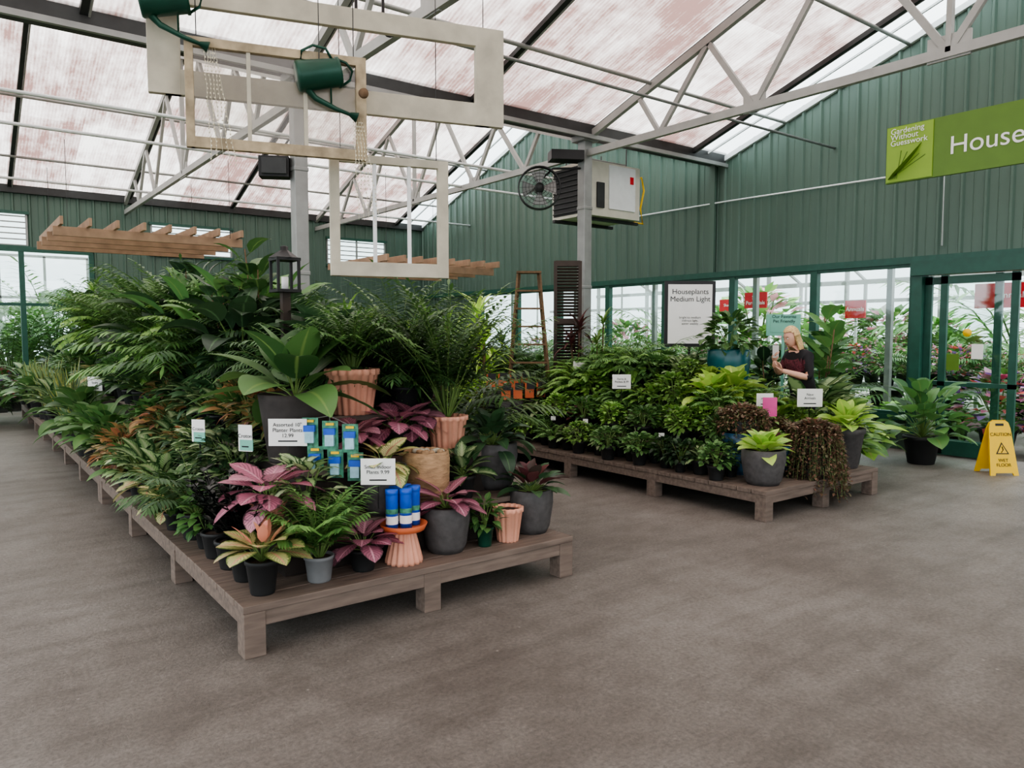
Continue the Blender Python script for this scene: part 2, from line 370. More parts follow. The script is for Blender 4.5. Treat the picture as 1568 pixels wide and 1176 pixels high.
for i in range(len(xs)-1):
    p,q=xs[i],xs[i+1];zb=3.5 if q<=2.6 and p>=-.6 else 0
    if (p,q) in holes:
        ribwall(a,'y',YW,p,q,4.22,e,M['green'])
        if zb==0: ribwall(a,'y',YW,p,q,0,lambda s:3.5,M['green'])
    elif p==1.47:
        ribwall(a,'y',YW,p,2.65,3.5,e,M['green']);ribwall(a,'y',YW,2.65,q,0,e,M['green'])
    else: ribwall(a,'y',YW,p,q,0,e,M['green'])
a.box(((XB+XW)/2,YW-.05,EZ-.05),(XW-XB,.12,.16),M['dark'])
for p,q in holes:
    for z in(3.5,4.22): a.box(((p+q)/2,YW-.03,z),(q-p+.1,.1,.06),M['gframe'])
a.obj('wall_back')
for k,(p,q) in enumerate(holes):
    a=MB()
    for j in range(6): a.box(((p+q)/2,YW+.02,3.55+j*.12),(q-p,.03,.025),M['galv'])
    for x in(p,(p+q)/2,q): a.box((x,YW+.0,3.86),(.04,.05,.72),M['galv'])
    a.box(((p+q)/2,YW+.05,3.86),(q-p,.006,.7),M['glass']);a.obj('window_%d'%(k+1))
a=MB()
for x in(-.5,.55,1.35,2.65): a.box((x,YW-.02,1.72),(.1,.12,3.44),M['gframe'])
a.box((1.08,YW-.02,3.46),(3.2,.14,.1),M['gframe']);a.box((1.08,YW-.02,2.3),(3.2,.1,.06),M['gframe'])
for x0,x1 in((-.45,.5),(.6,1.3),(1.4,2.6)): a.box(((x0+x1)/2,YW,1.72),(x1-x0,.008,3.4),M['glass'])
a.obj('door_1')
for k in range(7):
    y0=5.1+1.55*k;a=MB()
    a.box((XW,y0+.775,1.6),(.008,1.5,2.2),M['glass'])
    for y in(y0+.03,y0+1.52): a.box((XW-.02,y,1.6),(.1,.06,2.3),M['gframe'])
    a.box((XW-.02,y0+.775,2.66),(.08,1.5,.05),M['gframe']);a.box((XW-.02,y0+.775,.53),(.08,1.5,.05),M['gframe'])
    a.obj('window_%d'%(k+4))
a=MB()
a.box((XW-.08,3.35,2.6),(.24,3.5,.2),M['gframe']);a.box((XW-.06,5.02,1.3),(.2,.14,2.6),M['gframe']);a.box((XW-.06,1.66,1.3),(.2,.12,2.6),M['gframe'])
def doorleaf(y0,y1,x):
    for y in(y0+.045,y1-.045): a.box((x,y,1.26),(.05,.09,2.46),M['gframe'])
    for z,h in((.12,.2),(2.42,.1),(1.0,.06)): a.box((x,(y0+y1)/2,z),(.05,y1-y0,h),M['gframe'])
    a.box((x,(y0+y1)/2,1.3),(.008,y1-y0-.1,2.2),M['glass'])
doorleaf(3.98,4.95,XW-.02);doorleaf(3.75,4.7,XW-.13);doorleaf(1.7,2.4,XW-.02)
a.box((XW-.18,4.2,1.45),(.01,.14,.2),M['white']);a.box((XW-.18,4.5,1.3),(.01,.16,.22),M['signgreen']);a.lathe([(.001,0),(.055,0),(.055,.01),(.001,.01)],M['yellow'],(XW-.19,4.33,1.7),16,mtx=Matrix.Rotation(math.pi/2,3,'Y'))
a.obj('door_2')
for x in(-1.15,3.38,7.9):
    for y in(V0,V0+BW):
        a=MB();a.box((x,y,2.3),(.16,.16,4.6),M['galv']);a.box((x,y,4.64),(.3,.3,.1),M['galv']);a.box((x,y,.02),(.3,.3,.03),M['galv'])
        for z in(1.2,2.4,3.6): a.box((x,y,z),(.175,.175,.05),M['galv'])
        a.obj('steel_column',bevel=.01)
for x in(-1.15,3.38,7.9):
    for bay in range(-1,2):
        y0=V0+bay*BW;yc=y0+BW/2;zt=EZ+SL*BW/2;zb=4.42
        a=MB();t=M['truss']
        a.beam((x,y0,zb),(x,y0+BW,zb),.07,.1,t);a.beam((x,y0,EZ-.12),(x,yc,zt-.12),.07,.1,t);a.beam((x,yc,zt-.12),(x,y0+BW,EZ-.12),.07,.1,t)
        for sg in(-1,1):
            f=lambda d:yc+sg*d
            a.beam((x,f(0),zb),(x,f(1.1),zr(f(1.1))-.15),.05,.07,t)
            a.beam((x,f(1.1),zr(f(1.1))-.15),(x,f(2.2),zb),.05,.07,t)
            a.beam((x,f(2.2),zb),(x,f(2.9),zr(f(2.9))-.15),.05,.07,t)
            a.beam((x,f(2.9),zr(f(2.9))-.15),(x,f(3.7),zb),.05,.07,t)
            a.beam((x,f(3.7),zb),(x,f(4.1),zr(f(4.1))-.12),.05,.06,t)
            a.box((x,f(2.2),zb+.04),(.03,.3,.2),t)
        a.beam((x,yc,zb),(x,yc,zt-.15),.05,.07,t);a.box((x,yc,zb+.05),(.03,.4,.24),t)
        a.obj('roof_truss')
def pipe(name,pts,r,m): q=MB();q.tube(pts,r,m,8);return q.obj(name)
for y,z in((10.6,4.5),(12.0,4.45),(16.5,4.5)): pipe('ceiling_conduit',[(XB,y,z),(XW,y,z)],.025,M['wpaint'])
pipe('ceiling_conduit',[(XB,6.4,4.55),(XW,6.4,4.55)],.02,M['galv'])
pipe('wall_conduit',[(XW-.06,10.6,4.0),(XW-.06,8.3,4.0),(XW-.06,4.75,3.95),(XW-.06,4.75,2.9)],.014,M['wpaint'])
# ------------------------------------------------------------ plants builders
def palm(mb,z0,nf,FL,LL,m,e0=80,e1=38,droop=1.15,np_=13,lw=.022,c=(0,0)):
    for i in range(nf):
        t=i/nf;az=i*2.4+U(-.2,.2);el=math.radians(e1+(e0-e1)*(1-t)+U(-6,6));F=FL*U(.8,1.08)
        p=Vector((c[0]+.02*math.cos(az),c[1]+.02*math.sin(az),z0));pts=[p];st=12
        for k in range(1,st+1):
            e=el-droop*(k/st)**1.5
            p=p+Vector((math.cos(e)*math.cos(az),math.cos(e)*math.sin(az),math.sin(e)))*F/st;pts.append(p)
        mb.tube(pts[::3],.006,M['stem'],3,.002)
        for k in range(np_):
            q=.25+.75*(k+.5)/np_;f=q*st;j=min(int(f),st-1);pp=pts[j].lerp(pts[j+1],f-j);tg=(pts[j+1]-pts[j]).normalized()
            sd=tg.cross(Vector((0,0,1))).normalized();l=LL*(.45+.75*math.sin(math.pi*min(1,.15+q*.8)))
            for sg in(-1,1): mb.strip(pp,tg*(.55+q*.4)+sd*sg+Vector((0,0,U(.0,.25))),l*U(.85,1.1),lw,m,.7)
        mb.strip(pts[-1],pts[-1]-pts[-2],LL*.6,lw,m,.5)
def rosette(mb,z0,n,Ln,W,pet,m,e0=82,e1=20,droop=.9,seg=5,fold=.22,shape=.82,c=(0,0),pd=.0):
    for i in range(n):
        t=i/max(1,n-1);az=i*2.4+U(-.25,.25);el=math.radians(e0+(e1-e0)*t+U(-8,8));l=Ln*U(.8,1.1)*(.75+.35*t);pt=pet*U(.75,1.1)
        d=Vector((math.cos(el)*math.cos(az),math.cos(el)*math.sin(az),math.sin(el)));p0=Vector((c[0],c[1],z0));p1=p0+d*pt
        if pt>.03: mb.tube([p0,p0+d*pt*.5+Vector((0,0,pt*.06)),p1],.005,M['stem'],3,.003)
        mb.leaf(p1,az,el-pd,l,W*U(.85,1.15),m,droop*U(.7,1.2),seg,fold,shape,U(-.3,.3))
def pinkros(mb,z0,n,k,m,span=70):
    for i in range(n):
        t=i/(n-1);az=i*2.4+U(-.2,.2);el=math.radians(74-span*t+U(-6,6));pt=.1*k*U(.8,1.15)
        d=Vector((math.cos(el)*math.cos(az),math.cos(el)*math.sin(az),math.sin(el)));p0=Vector((0,0,z0));p1=p0+d*pt
        mb.tube([p0,p1],.005,M['stem'],3,.003)
        mb.leaf(p1,az,el-.5,.17*k*U(.85,1.1),.12*k*U(.9,1.1),m,U(.4,.8),7,.1,.95,U(-.25,.25))
def bush(mb,z0,Rd,H,n,Ln,W,m,droop=.8,seg=3,fold=.2,stems=7,c=(0,0)):
    for k in range(stems):
        az=U(0,6.28);mb.tube([(c[0],c[1],z0),(c[0]+Rd*.3*math.cos(az),c[1]+Rd*.3*math.sin(az),z0+H*.5),(c[0]+Rd*.6*math.cos(az),c[1]+Rd*.6*math.sin(az),z0+H*.85)],.006,M['stem'],3,.003)
    for i in range(n):
        t=R()**.8;az=U(0,6.28);rad=Rd*(.35+.65*R()**.5)*math.sin(math.pi*(t*.72+.2))
        p=(c[0]+rad*math.cos(az),c[1]+rad*math.sin(az),z0+H*(.05+.9*t))
        mb.leaf(p,az+U(-.7,.7),math.radians(-5+60*t+U(-20,20)),Ln*U(.7,1.15),W*U(.8,1.15),m,droop*U(.6,1.3),seg,fold,.8,U(-.4,.4))
def sword(mb,z0,n,Ln,W,m):
    for i in range(n):
        az=U(0,6.28);r=.05*R();mb.leaf((r*math.cos(az),r*math.sin(az),z0),az,math.radians(U(70,88)),Ln*U(.6,1.1),W,m,U(-.05,.15),4,.15,.35,U(-1,1))
def trail(mb,z0,rt,n,Ln,m,leaf=.03,drop=1.0):
    for i in range(n):
        az=U(0,6.28);p=Vector((rt*.5*math.cos(az),rt*.5*math.sin(az),z0));pts=[p];ll=Ln*U(.35,1.1)
        p=p+Vector((rt*U(.5,.75)*math.cos(az),rt*U(.5,.75)*math.sin(az),U(.03,.09)));pts.append(p)
        k=0
        while k<ll:
            p=p+Vector((.006*math.cos(az)+U(-.01,.01),.006*math.sin(az)+U(-.01,.01),-.04*drop));pts.append(p);k+=.04
        mb.tube(pts[::2] if len(pts)>4 else pts,.002,M['stem'],3)
        for q in pts[1:]:
            for j in range(4): mb.leaf(q+Vector((U(-.012,.012),U(-.012,.012),U(-.02,.02))),U(0,6.28),U(-.6,.8),leaf*U(.8,1.4),leaf*.8,m,.5,2,.1)
    for i in range(n*6):
        az=U(0,6.28);r=rt*R()**.5;mb.leaf((r*math.cos(az),r*math.sin(az),z0+.1*(1-(r/rt)**2)+U(-.02,.04)),az,U(0,1.2),leaf*1.6,leaf*1.2,m,.5,2,.1)
def zz(mb,z0,n,H,m,ll=.07,lw=.035):
    for i in range(n):
        az=i*2.4;el=math.radians(U(55,88));h=H*U(.6,1.05);pts=[]
        p=Vector((0,0,z0))
        for k in range(9):
            e=el-.5*(k/8)**2;pts.append(p);p=p+Vector((math.cos(e)*math.cos(az),math.cos(e)*math.sin(az),math.sin(e)))*h/8
        mb.tube(pts,.008,m,4,.003)
        for k in range(2,9):
            for sg in(-1,1): mb.leaf(pts[k],az+sg*1.2,U(.3,.8),ll,lw,m,.4,3,.2)
            mb.leaf(pts[k],U(0,6.28),U(.3,.8),ll,lw,m,.4,3,.2)
def cane(mb,z0,hs,m,Ln=.45,W=.045,n=26):
    for k,h in enumerate(hs):
        x,y=.04*math.cos(k*2.3),.04*math.sin(k*2.3);mb.tube([(x,y,z0),(x*1.5,y*1.5,z0+h*.5),(x*1.8,y*1.8,z0+h)],.014,M['bark'],6)
        for i in range(n): mb.leaf((x*1.8,y*1.8,z0+h-.12*i/n),i*2.4,math.radians(82-75*i/n+U(-6,6)),Ln*U(.8,1.1),W,m,U(.8,1.6),4,.2,.45)
def tallleaf(mb,z0,H,n,Ln,W,m,stems=3):
    for k in range(stems):
        ax=U(0,6.28);ln=U(.05,.2);top=Vector((ln*math.cos(ax),ln*math.sin(ax),z0+H*U(.75,1)))
        b=Vector((0,0,z0));mb.tube([b,b.lerp(top,.5)+Vector((.02,0,0)),top],.011,M['bark'],5,.006)
        for i in range(n):
            t=.25+.75*i/n;az=i*2.4;p=b.lerp(top,t);e=math.radians(15+55*t)
            p2=p+Vector((math.cos(az)*.06,math.sin(az)*.06,.04));mb.tube([p,p2],.004,M['stem'],3);mb.leaf(p2,az,e,Ln*U(.8,1.1),W,m,U(.7,1.3),5,.18,.8)
SP={}
def spec(key,name,fn,nv=2):
    l=[]
    for i in range(nv):
        mb=MB();fn(mb);l.append(mb.mesh(name))
    SP[key]=(name,l)
bpn=lambda mb,r=.09,h=.15,m=None:mb.pot(r,r*.75,h,m or M['blackpot'],n=14)
spec('palm','potted_palm',lambda b:(bpn(b,.12,.2),palm(b,.18,18,.75,.2,L_['palm'])),3)
spec('palmd','potted_palm',lambda b:(bpn(b,.12,.2),palm(b,.18,20,.62,.16,L_['palmd'],84,30)),2)
spec('palmt','tall_potted_palm',lambda b:(bpn(b,.14,.24),palm(b,.22,22,1.15,.26,L_['palm'],86,55,.85,18,.026)),2)
spec('fern','potted_fern',lambda b:(bpn(b),palm(b,.14,32,.42,.055,L_['bright'],80,18,1.3,20,.022)),2)
spec('fernd','potted_fern',lambda b:(bpn(b),palm(b,.14,32,.42,.06,L_['mid'],78,15,1.4,20,.024)),2)
spec('peace','potted_peace_lily',lambda b:(bpn(b,.11,.17),rosette(b,.16,36,.24,.11,.24,L_['dark'],85,18,1.1,5)),3)
spec('peacem','potted_spathiphyllum',lambda b:(bpn(b,.11,.17),rosette(b,.16,32,.22,.11,.18,L_['mid'],85,15,1.1,5)),2)
spec('bigdark','large_leaf_potted_plant',lambda b:(bpn(b,.14,.22),rosette(b,.2,24,.36,.19,.36,L_['dark'],86,28,1.2,6)),2)
spec('bird','bird_of_paradise_plant',lambda b:(bpn(b,.14,.22),rosette(b,.2,15,.48,.18,.65,L_['mid'],87,50,.9,6)),2)
spec('lime','potted_lime_philodendron',lambda b:(bpn(b),rosette(b,.14,22,.19,.12,.12,L_['lime'],82,12,.9,5)),2)
spec('croton','potted_croton',lambda b:(bpn(b),bush(b,.14,.2,.34,80,.15,.07,L_['croton'])),2)
spec('yvar','potted_aglaonema',lambda b:(bpn(b),pinkros(b,.14,20,1.15,L_['yvar'],60)),2)
spec('wvar','potted_aglaonema',lambda b:(bpn(b),bush(b,.14,.2,.3,70,.16,.08,L_['wvar'])),2)
spec('dief','potted_dieffenbachia',lambda b:(bpn(b,.11,.17),rosette(b,.16,20,.27,.14,.2,L_['dief'],86,28,1.0,6)),2)
spec('pvar','potted_pink_aglaonema',lambda b:(bpn(b),pinkros(b,.14,18,1,L_['pvar'])),2)
spec('bushm','potted_foliage_plant',lambda b:(bpn(b),bush(b,.13,.22,.36,115,.12,.07,L_['mid'])),3)
spec('bushd','potted_foliage_plant',lambda b:(bpn(b),bush(b,.13,.22,.34,125,.11,.065,L_['dark'])),3)
spec('bushb','potted_foliage_plant',lambda b:(bpn(b),bush(b,.13,.2,.3,110,.1,.06,L_['bright'])),2)
spec('sm','small_potted_foliage',lambda b:(bpn(b,.07,.11),bush(b,.1,.13,.18,150,.055,.036,L_['mid'])),2)
spec('smb','small_potted_foliage',lambda b:(bpn(b,.07,.11),bush(b,.1,.13,.2,150,.05,.034,L_['bright'])),2)
spec('smw','small_potted_foliage',lambda b:(bpn(b,.07,.11),rosette(b,.1,26,.09,.05,.07,L_['wvar'],84,5,.8,4)),2)
spec('smp','small_potted_foliage',lambda b:(bpn(b,.07,.11),palm(b,.1,20,.24,.05,L_['palm'],84,25,1.2,12,.014)),2)
spec('snake','potted_snake_plant',lambda b:(bpn(b),sword(b,.13,16,.5,.055,L_['snake'])),2)
spec('zz','potted_raven_zz_plant',lambda b:(bpn(b),zz(b,.13,13,.42,L_['black'])),2)
spec('cane','potted_dracaena',lambda b:(bpn(b,.13,.2),cane(b,.18,(.95,.6,.3),L_['bright'])),2)
spec('canel','potted_lime_dracaena',lambda b:(bpn(b,.13,.2),cane(b,.18,(.95,.7,.45,.25),L_['lime'],.4,.045,30)),1)
spec('caner','potted_cordyline',lambda b:(bpn(b,.12,.2),cane(b,.18,(.7,.45),L_['red'],.4,.06,24)),1)
spec('caned','potted_dracaena',lambda b:(bpn(b,.13,.2),cane(b,.18,(.8,.5,.25),L_['palmd'],.42,.05,28)),1)
spec('rubber','potted_rubber_plant',lambda b:(bpn(b,.14,.22),tallleaf(b,.2,1.0,13,.24,.14,L_['dark'])),2)
spec('fid','potted_fiddle_fig',lambda b:(bpn(b,.14,.22),tallleaf(b,.2,1.15,12,.27,.18,L_['mid'])),2)
spec('trail','trailing_plant',lambda b:(bpn(b,.11,.14),trail(b,.13,.16,70,.3,L_['rust'],.03)),2)
spec('red','potted_burgundy_plant',lambda b:(bpn(b),rosette(b,.14,22,.19,.1,.14,L_['red'],84,20,.8,5)),1)
spec('flow','flowering_plant',lambda b:(bpn(b,.12,.18),bush(b,.16,.32,.42,330,.085,.06,L_['flow'],.6,2)),2)
spec('outg','outdoor_shrub',lambda b:(bpn(b,.12,.18),bush(b,.16,.32,.5,330,.1,.06,L_['outg'],.6,2)),2)
def place(k,x,y,z,s=1,rz=None):
    for cx,cy in((3.38,8.6),(7.9,8.6)):
        if abs(x-cx)<.3 and abs(y-cy)<.3: return
    n,l=SP[k];o=bpy.data.objects.new(n,random.choice(l));sc.collection.objects.link(o);o.location=(x,y,z);o.rotation_euler[2]=U(0,6.28) if rz is None else rz
    o.scale=(s,s,s);return o
# ------------------------------------------------------------ benches
def bench(name,x0,x1,y0,y1,tiers,z=.28,leg=1.2):
    a=MB();W=M['wood']
    y=y0
    while y<y1-.01:
        y2=min(y+.16,y1);a.box(((x0+x1)/2,(y+y2)/2,z-.02),(x1-x0,y2-y-.008,.04),W);y+=.16
    a.box(((x0+x1)/2,y0+.03,z-.08),(x1-x0-.1,.04,.08),W);a.box(((x0+x1)/2,y1-.03,z-.08),(x1-x0-.1,.04,.08),W)
    for x in(x0+.03,x1-.03,(x0+x1)/2): a.box((x,(y0+y1)/2,z-.08),(.04,y1-y0-.1,.08),W)
    n=max(1,int((y1-y0)/leg))
    for i in range(n+1):
        yy=y0+.06+(y1-y0-.12)*i/n
        for x in(x0+.06,(x0+x1)/2,x1-.06): a.box((x,yy,(z-.04)/2),(.115,.115,z-.04),W)
    for (tx0,tx1,ty0,ty1,tz,pz) in tiers:
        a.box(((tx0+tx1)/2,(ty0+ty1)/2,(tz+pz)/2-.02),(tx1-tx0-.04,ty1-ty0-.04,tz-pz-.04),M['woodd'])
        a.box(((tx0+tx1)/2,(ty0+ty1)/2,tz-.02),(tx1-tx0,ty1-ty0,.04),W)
    return a.obj(name,bevel=.004)
QT=((.33,.55,.28),(.56,.85,.55),(.92,1.13,.85))
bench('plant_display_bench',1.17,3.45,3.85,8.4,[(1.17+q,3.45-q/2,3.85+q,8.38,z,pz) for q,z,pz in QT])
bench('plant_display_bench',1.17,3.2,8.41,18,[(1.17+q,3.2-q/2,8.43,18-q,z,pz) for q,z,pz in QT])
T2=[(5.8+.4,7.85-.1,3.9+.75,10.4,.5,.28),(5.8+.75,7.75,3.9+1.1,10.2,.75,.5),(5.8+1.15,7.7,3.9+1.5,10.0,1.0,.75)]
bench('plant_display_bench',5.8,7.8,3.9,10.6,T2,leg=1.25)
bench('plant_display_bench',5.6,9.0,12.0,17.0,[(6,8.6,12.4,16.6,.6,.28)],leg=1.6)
def lvl1(x,y):
    xr=3.45 if y<8.4 else 3.2
    i=min(x-1.17,y-3.85,2*(xr-x));return .28 if i<.33 else .55 if i<.56 else .85 if i<.92 else 1.13
def lvl2(x,y):
    i=x-5.8;j=y-3.9;k=7.85-x
    if i>=1.15 and j>=1.5 and k>.15:return 1.0
    if i>=.75 and j>=1.1 and k>.1:return .75
    if i>=.4 and j>=.75 and k>.1:return .5
    return .28
# ------------------------------------------------------------ hero plants bench 1
def hero(name,x,y,z,fn,rz=0):
    b=MB();fn(b);return b.obj(name,(x,y,z),rz)
bowl=lambda b,r,h,m:(b.lathe([(.001,0),(r*.72,0),(r*.86,h*.15),(r*1.02,h*.7),(r,h*.97),(r*.97,h),(r*.88,h),(r*.87,h*.9)],m,n=32),b.lathe([(r*.88,h*.9),(.001,h*.94)],M['soil']))
hero('potted_aglaonema',1.33,4.02,.28,lambda b:(b.pot(.088,.066,.19,M['blackpot']),pinkros(b,.17,20,1.15,L_['yvar'],42),rosette(b,.19,6,.14,.06,.12,L_['salm'],82,60,.4,5)))
hero('potted_palm',1.66,4.03,.28,lambda b:(b.pot(.083,.066,.15,M['greypot']),palm(b,.14,26,.44,.12,L_['palm'],88,52,.75,14,.02)))
hero('potted_pink_aglaonema',1.95,4.06,.28,lambda b:(b.pot(.085,.065,.13,M['blackpot']),pinkros(b,.12,18,1.05,L_['pvar'],58)))
b=MB();b.lathe([(.001,0),(.118,0),(.118,.02),(.075,.19),(.07,.2),(.001,.2)],M['terra'],n=96,ribs=16,amp=.14)
b.lathe([(.001,.2),(.11,.2),(.13,.205),(.148,.245),(.14,.245),(.122,.22),(.001,.22)],M['orange'],n=32)
o=b.obj('terracotta_side_table',(2.22,4.05,.28))
b=MB()
for dx,dy in((-.08,0),(0,-.03),(.08,.01),(-.02,.07),(.055,.08)):
    b.lathe([(.001,0),(.038,0),(.038,.21)],M['blue'],(dx,dy,0),16);b.lathe([(.0385,.03),(.0385,.08)],M['white'],(dx,dy,0),16);b.lathe([(.0386,.095),(.0386,.125)],M['cyan'],(dx,dy,0),16)
    b.lathe([(.038,.21),(.04,.212),(.04,.245),(.001,.247)],M['blue'],(dx,dy,0),16)
b.obj('plant_food_canisters',(2.22,4.05,.502))
hero('potted_pink_aglaonema',2.56,4.1,.28,lambda b:(bowl(b,.155,.3,M['darkpot']),pinkros(b,.27,19,1.1,L_['pvar'],55)))
hero('potted_foliage_plant',2.82,4.03,.28,lambda b:(b.pot(.06,.045,.13,M['can']),bush(b,.12,.1,.2,70,.08,.045,L_['mid'])))
b=MB();b.pot(.105,.075,.235,M['terra'],ribs=14);b.obj('ribbed_terracotta_pot',(3.02,4.04,.28))
hero('potted_burgundy_plant',3.3,4.14,.28,lambda b:(bowl(b,.158,.31,M['darkpot']),rosette(b,.27,14,.2,.09,.12,L_['red'],86,35,.7,6),rosette(b,.27,22,.17,.08,.14,L_['dark'],60,10,.8,5)))
hero('potted_pink_aglaonema',1.46,4.28,.55,lambda b:(b.pot(.1,.075,.18,M['terra'],ribs=14),pinkros(b,.17,22,1.3,L_['pvar'],64)))
hero('large_planter_with_philodendron',1.84,4.82,.85,lambda b:(b.lathe([(.001,0),(.17,0),(.18,.02),(.235,.41),(.24,.45),(.22,.45),(.215,.42)],M['planter'],n=32),b.lathe([(.22,.42),(.001,.43)],M['soil']),rosette(b,.41,20,.5,.25,.2,L_['mid'],78,4,.75,8,.16)))
hero('potted_palm',2.27,4.86,1.13,lambda b:(b.pot(.185,.14,.32,M['terra'],ribs=18),palm(b,.3,34,.5,.15,L_['palm'],89,55,.8,14,.022)))
hero('potted_palm',2.9,4.62,.85,lambda b:(b.pot(.15,.115,.25,M['terra'],ribs=16),palm(b,.24,34,1.05,.2,L_['palm'],89,54,.7,20,.026)))
hero('rustic_planter_with_pebbles',2.55,4.33,.55,lambda b:(b.lathe([(.001,0),(.13,0),(.155,.1),(.16,.3),(.15,.36),(.135,.36),(.13,.33)],M['tan']),b.lathe([(.135,.335),(.001,.345)],M['soil']),[b.lathe([(.001,-.02),(.02,-.012),(.026,0),(.02,.014),(.001,.02)],M['tan'] if R()<.6 else M['cream'],(U(-.09,.09),U(-.09,.09),.355),8) for _ in range(26)]))
hero('potted_peace_lily',3.22,4.5,.55,lambda b:(bowl(b,.185,.34,M['darkpot']),rosette(b,.3,40,.24,.11,.16,L_['dark'],84,0,1.1,6)))
hero('potted_aglaonema',2.2,4.27,.55,lambda b:(bowl(b,.15,.31,M['darkpot']),pinkros(b,.28,16,1.1,L_['yvar'],60)))
hero('potted_dieffenbachia',2.84,4.33,.55,lambda b:(b.pot(.09,.07,.16,M['blackpot']),rosette(b,.15,22,.2,.11,.1,L_['dief'],84,10,.8,6)))
place('pvar',2.5,4.64,.85,1.2);place('pvar',2.14,4.56,.85,1.0);place('wvar',1.7,4.32,.55,.85);place('zz',1.33,4.3,.28,1.0);place('zz',1.34,4.58,.28,1.15);place('zz',1.33,4.86,.28,1.1);place('pvar',2.66,4.72,.85,1.25)
hpos=[(1.33,4.02,.2),(1.66,4.03,.16),(1.95,4.06,.16),(2.22,4.05,.18),(2.56,4.1,.2),(2.82,4.03,.1),(3.02,4.04,.14),(3.3,4.14,.2),(1.46,4.28,.15),(1.84,4.82,.3),(2.27,4.86,.25),(2.9,4.62,.22),(2.55,4.33,.2),(3.22,4.5,.25),(2.2,4.27,.22),(2.84,4.33,.16),(2.5,4.64,.12),(2.14,4.56,.12),(1.7,4.32,.12),(1.9,4.42,.2),(1.33,4.3,.1),(1.34,4.58,.1),(1.33,4.86,.1),(2.36,6.37,.1)]
y=4.02
while y<17.9:
    far=y>8.5;st=(.28 if not far else .46)
    x=1.31
    while x<(3.42 if y<8.4 else 3.15):
        px,py=x+U(-.05,.05),y+U(-.05,.05)
        z=lvl1(px,py)
        if all((px-a)**2+(py-b)**2>(c+.07)**2 for a,b,c in hpos) and not 8.33<py<8.5:
            if z<.3:
                if py<5.1: k='zz';s=U(.85,1.0)
                elif py<5.8: k=random.choice(['bushm','palmd','bushb','bushm','sm']);s=U(.75,1.0)
                elif py<7.4: k=random.choice(['yvar','wvar','yvar','wvar','bushb','dief']);s=U(.9,1.1)
                elif py<8.6: k=random.choice(['croton','croton','wvar','peacem']);s=U(.9,1.1)
                elif py<10.5: k=random.choice(['peacem','bushm','dief','bushb','peacem']);s=U(1,1.3)
                else: k=random.choice(['snake','snake','snake','dief','peacem']);s=U(1.2,1.6)
            elif z<.6:
                k=random.choice(['wvar','yvar','bushm','bushb','bushd','dief','wvar'] if py<6.5 else ['croton','dief','bushm','yvar','wvar','croton'] if py<9 else ['peacem','dief','snake','bushb']);s=U(.8,1.05)
            elif z<.9:
                k=random.choice(['croton','peacem','dief','peacem','peace','fernd','bushm','yvar'] if py>5.2 else ['bushd','dief']);s=U(.8,1.05)
            else:
                if py<5.6: k=random.choice(['peacem','palmd','bushm']);s=U(.8,.95)
                elif py<7.0: k=random.choice(['peace','palmd','bigdark','peacem','dief']);s=U(.85,1.05)
                else: k=random.choice(['bigdark','peace','palm','bird','palmd','fern','rubber','bigdark','cane','fern','palmt','fid']);s=U(.9,1.1)
            if px>3.0 and py>4.9 and py<8.4: k=random.choice(['palm','palm','palmd','peace','bushm']);s=U(.85,1.1)
            if far:s*=1.12
            place(k,px,py,z,s)
        x+=st
    y+=st
for x,y,k,s in((2.8,5.15,'palmt',.85),(3.0,5.6,'palm',1.3),(3.25,5.1,'palm',1.3),(2.6,6.2,'bigdark',1.1),(2.15,6.9,'bigdark',1.25),(2.7,7.2,'bigdark',1.3),(2.3,5.6,'palmd',1.0),(2.3,8.1,'fern',2.2),(2.0,7.6,'palmd',1.6),(2.6,9.5,'fern',2.6),(2.1,9.4,'palmt',1.0),(2.2,10.5,'palmt',1.05),(2.5,12,'palmt',1.1),(3.0,6.6,'cane',.85),(2.4,7.6,'peace',1.8),(2.8,8.0,'bird',1.1),(2.1,8.8,'bigdark',1.5),(2.4,11.2,'bird',1.2),(2.3,13,'fern',2.8),(2.2,14.2,'palmt',1.1),(2.6,6.9,'palmd',1.5),(2.0,8.3,'palm',1.5)): place(k,x,y,lvl1(x,y),s)
# ------------------------------------------------------------ bench 2
hero('potted_lime_philodendron',6.1,4.14,.28,lambda b:(bowl(b,.2,.33,M['darkpot']),rosette(b,.29,22,.24,.16,.08,L_['lime'],82,8,.7,6)))
hero('potted_lime_philodendron',7.55,4.14,.28,lambda b:(b.pot(.19,.13,.42,M['darkpot']),rosette(b,.4,26,.28,.16,.12,L_['lime'],84,12,.8,6)))
hero('trailing_plant',6.85,4.08,.28,lambda b:(b.pot(.17,.12,.42,M['darkpot']),trail(b,.42,.2,150,.62,L_['rust'],.034)))
hero('trailing_plant',6.4,4.6,.28,lambda b:(b.lathe([(.001,0),(.14,0),(.18,.16),(.185,.3),(.21,.42),(.19,.42),(.17,.39)],M['bglaze']),b.lathe([(.001,.42),(.15,.42),(.17,.52),(.16,.56),(.14,.56),(.13,.53)],M['darkpot']),trail(b,.56,.2,120,.16,L_['rust'],.034)))
hero('blue_glazed_pot',6.62,4.35,.28,lambda b:(b.lathe([(.001,0),(.1,0),(.14,.1),(.15,.24),(.17,.3),(.15,.3),(.14,.26)],M['bglaze']),b.lathe([(.14,.26),(.001,.27)],M['soil']),rosette(b,.27,14,.14,.07,.08,L_['red'],84,20,.7,5)))
place('trail',7.25,4.5,.28,1.6);place('trail',7.1,4.85,.5,1.3)
hero('teal_pot_with_foliage',7.5,5.6,1.0,lambda b:(bowl(b,.25,.5,M['teal']),bush(b,.48,.32,.42,130,.17,.09,L_['mid'])))
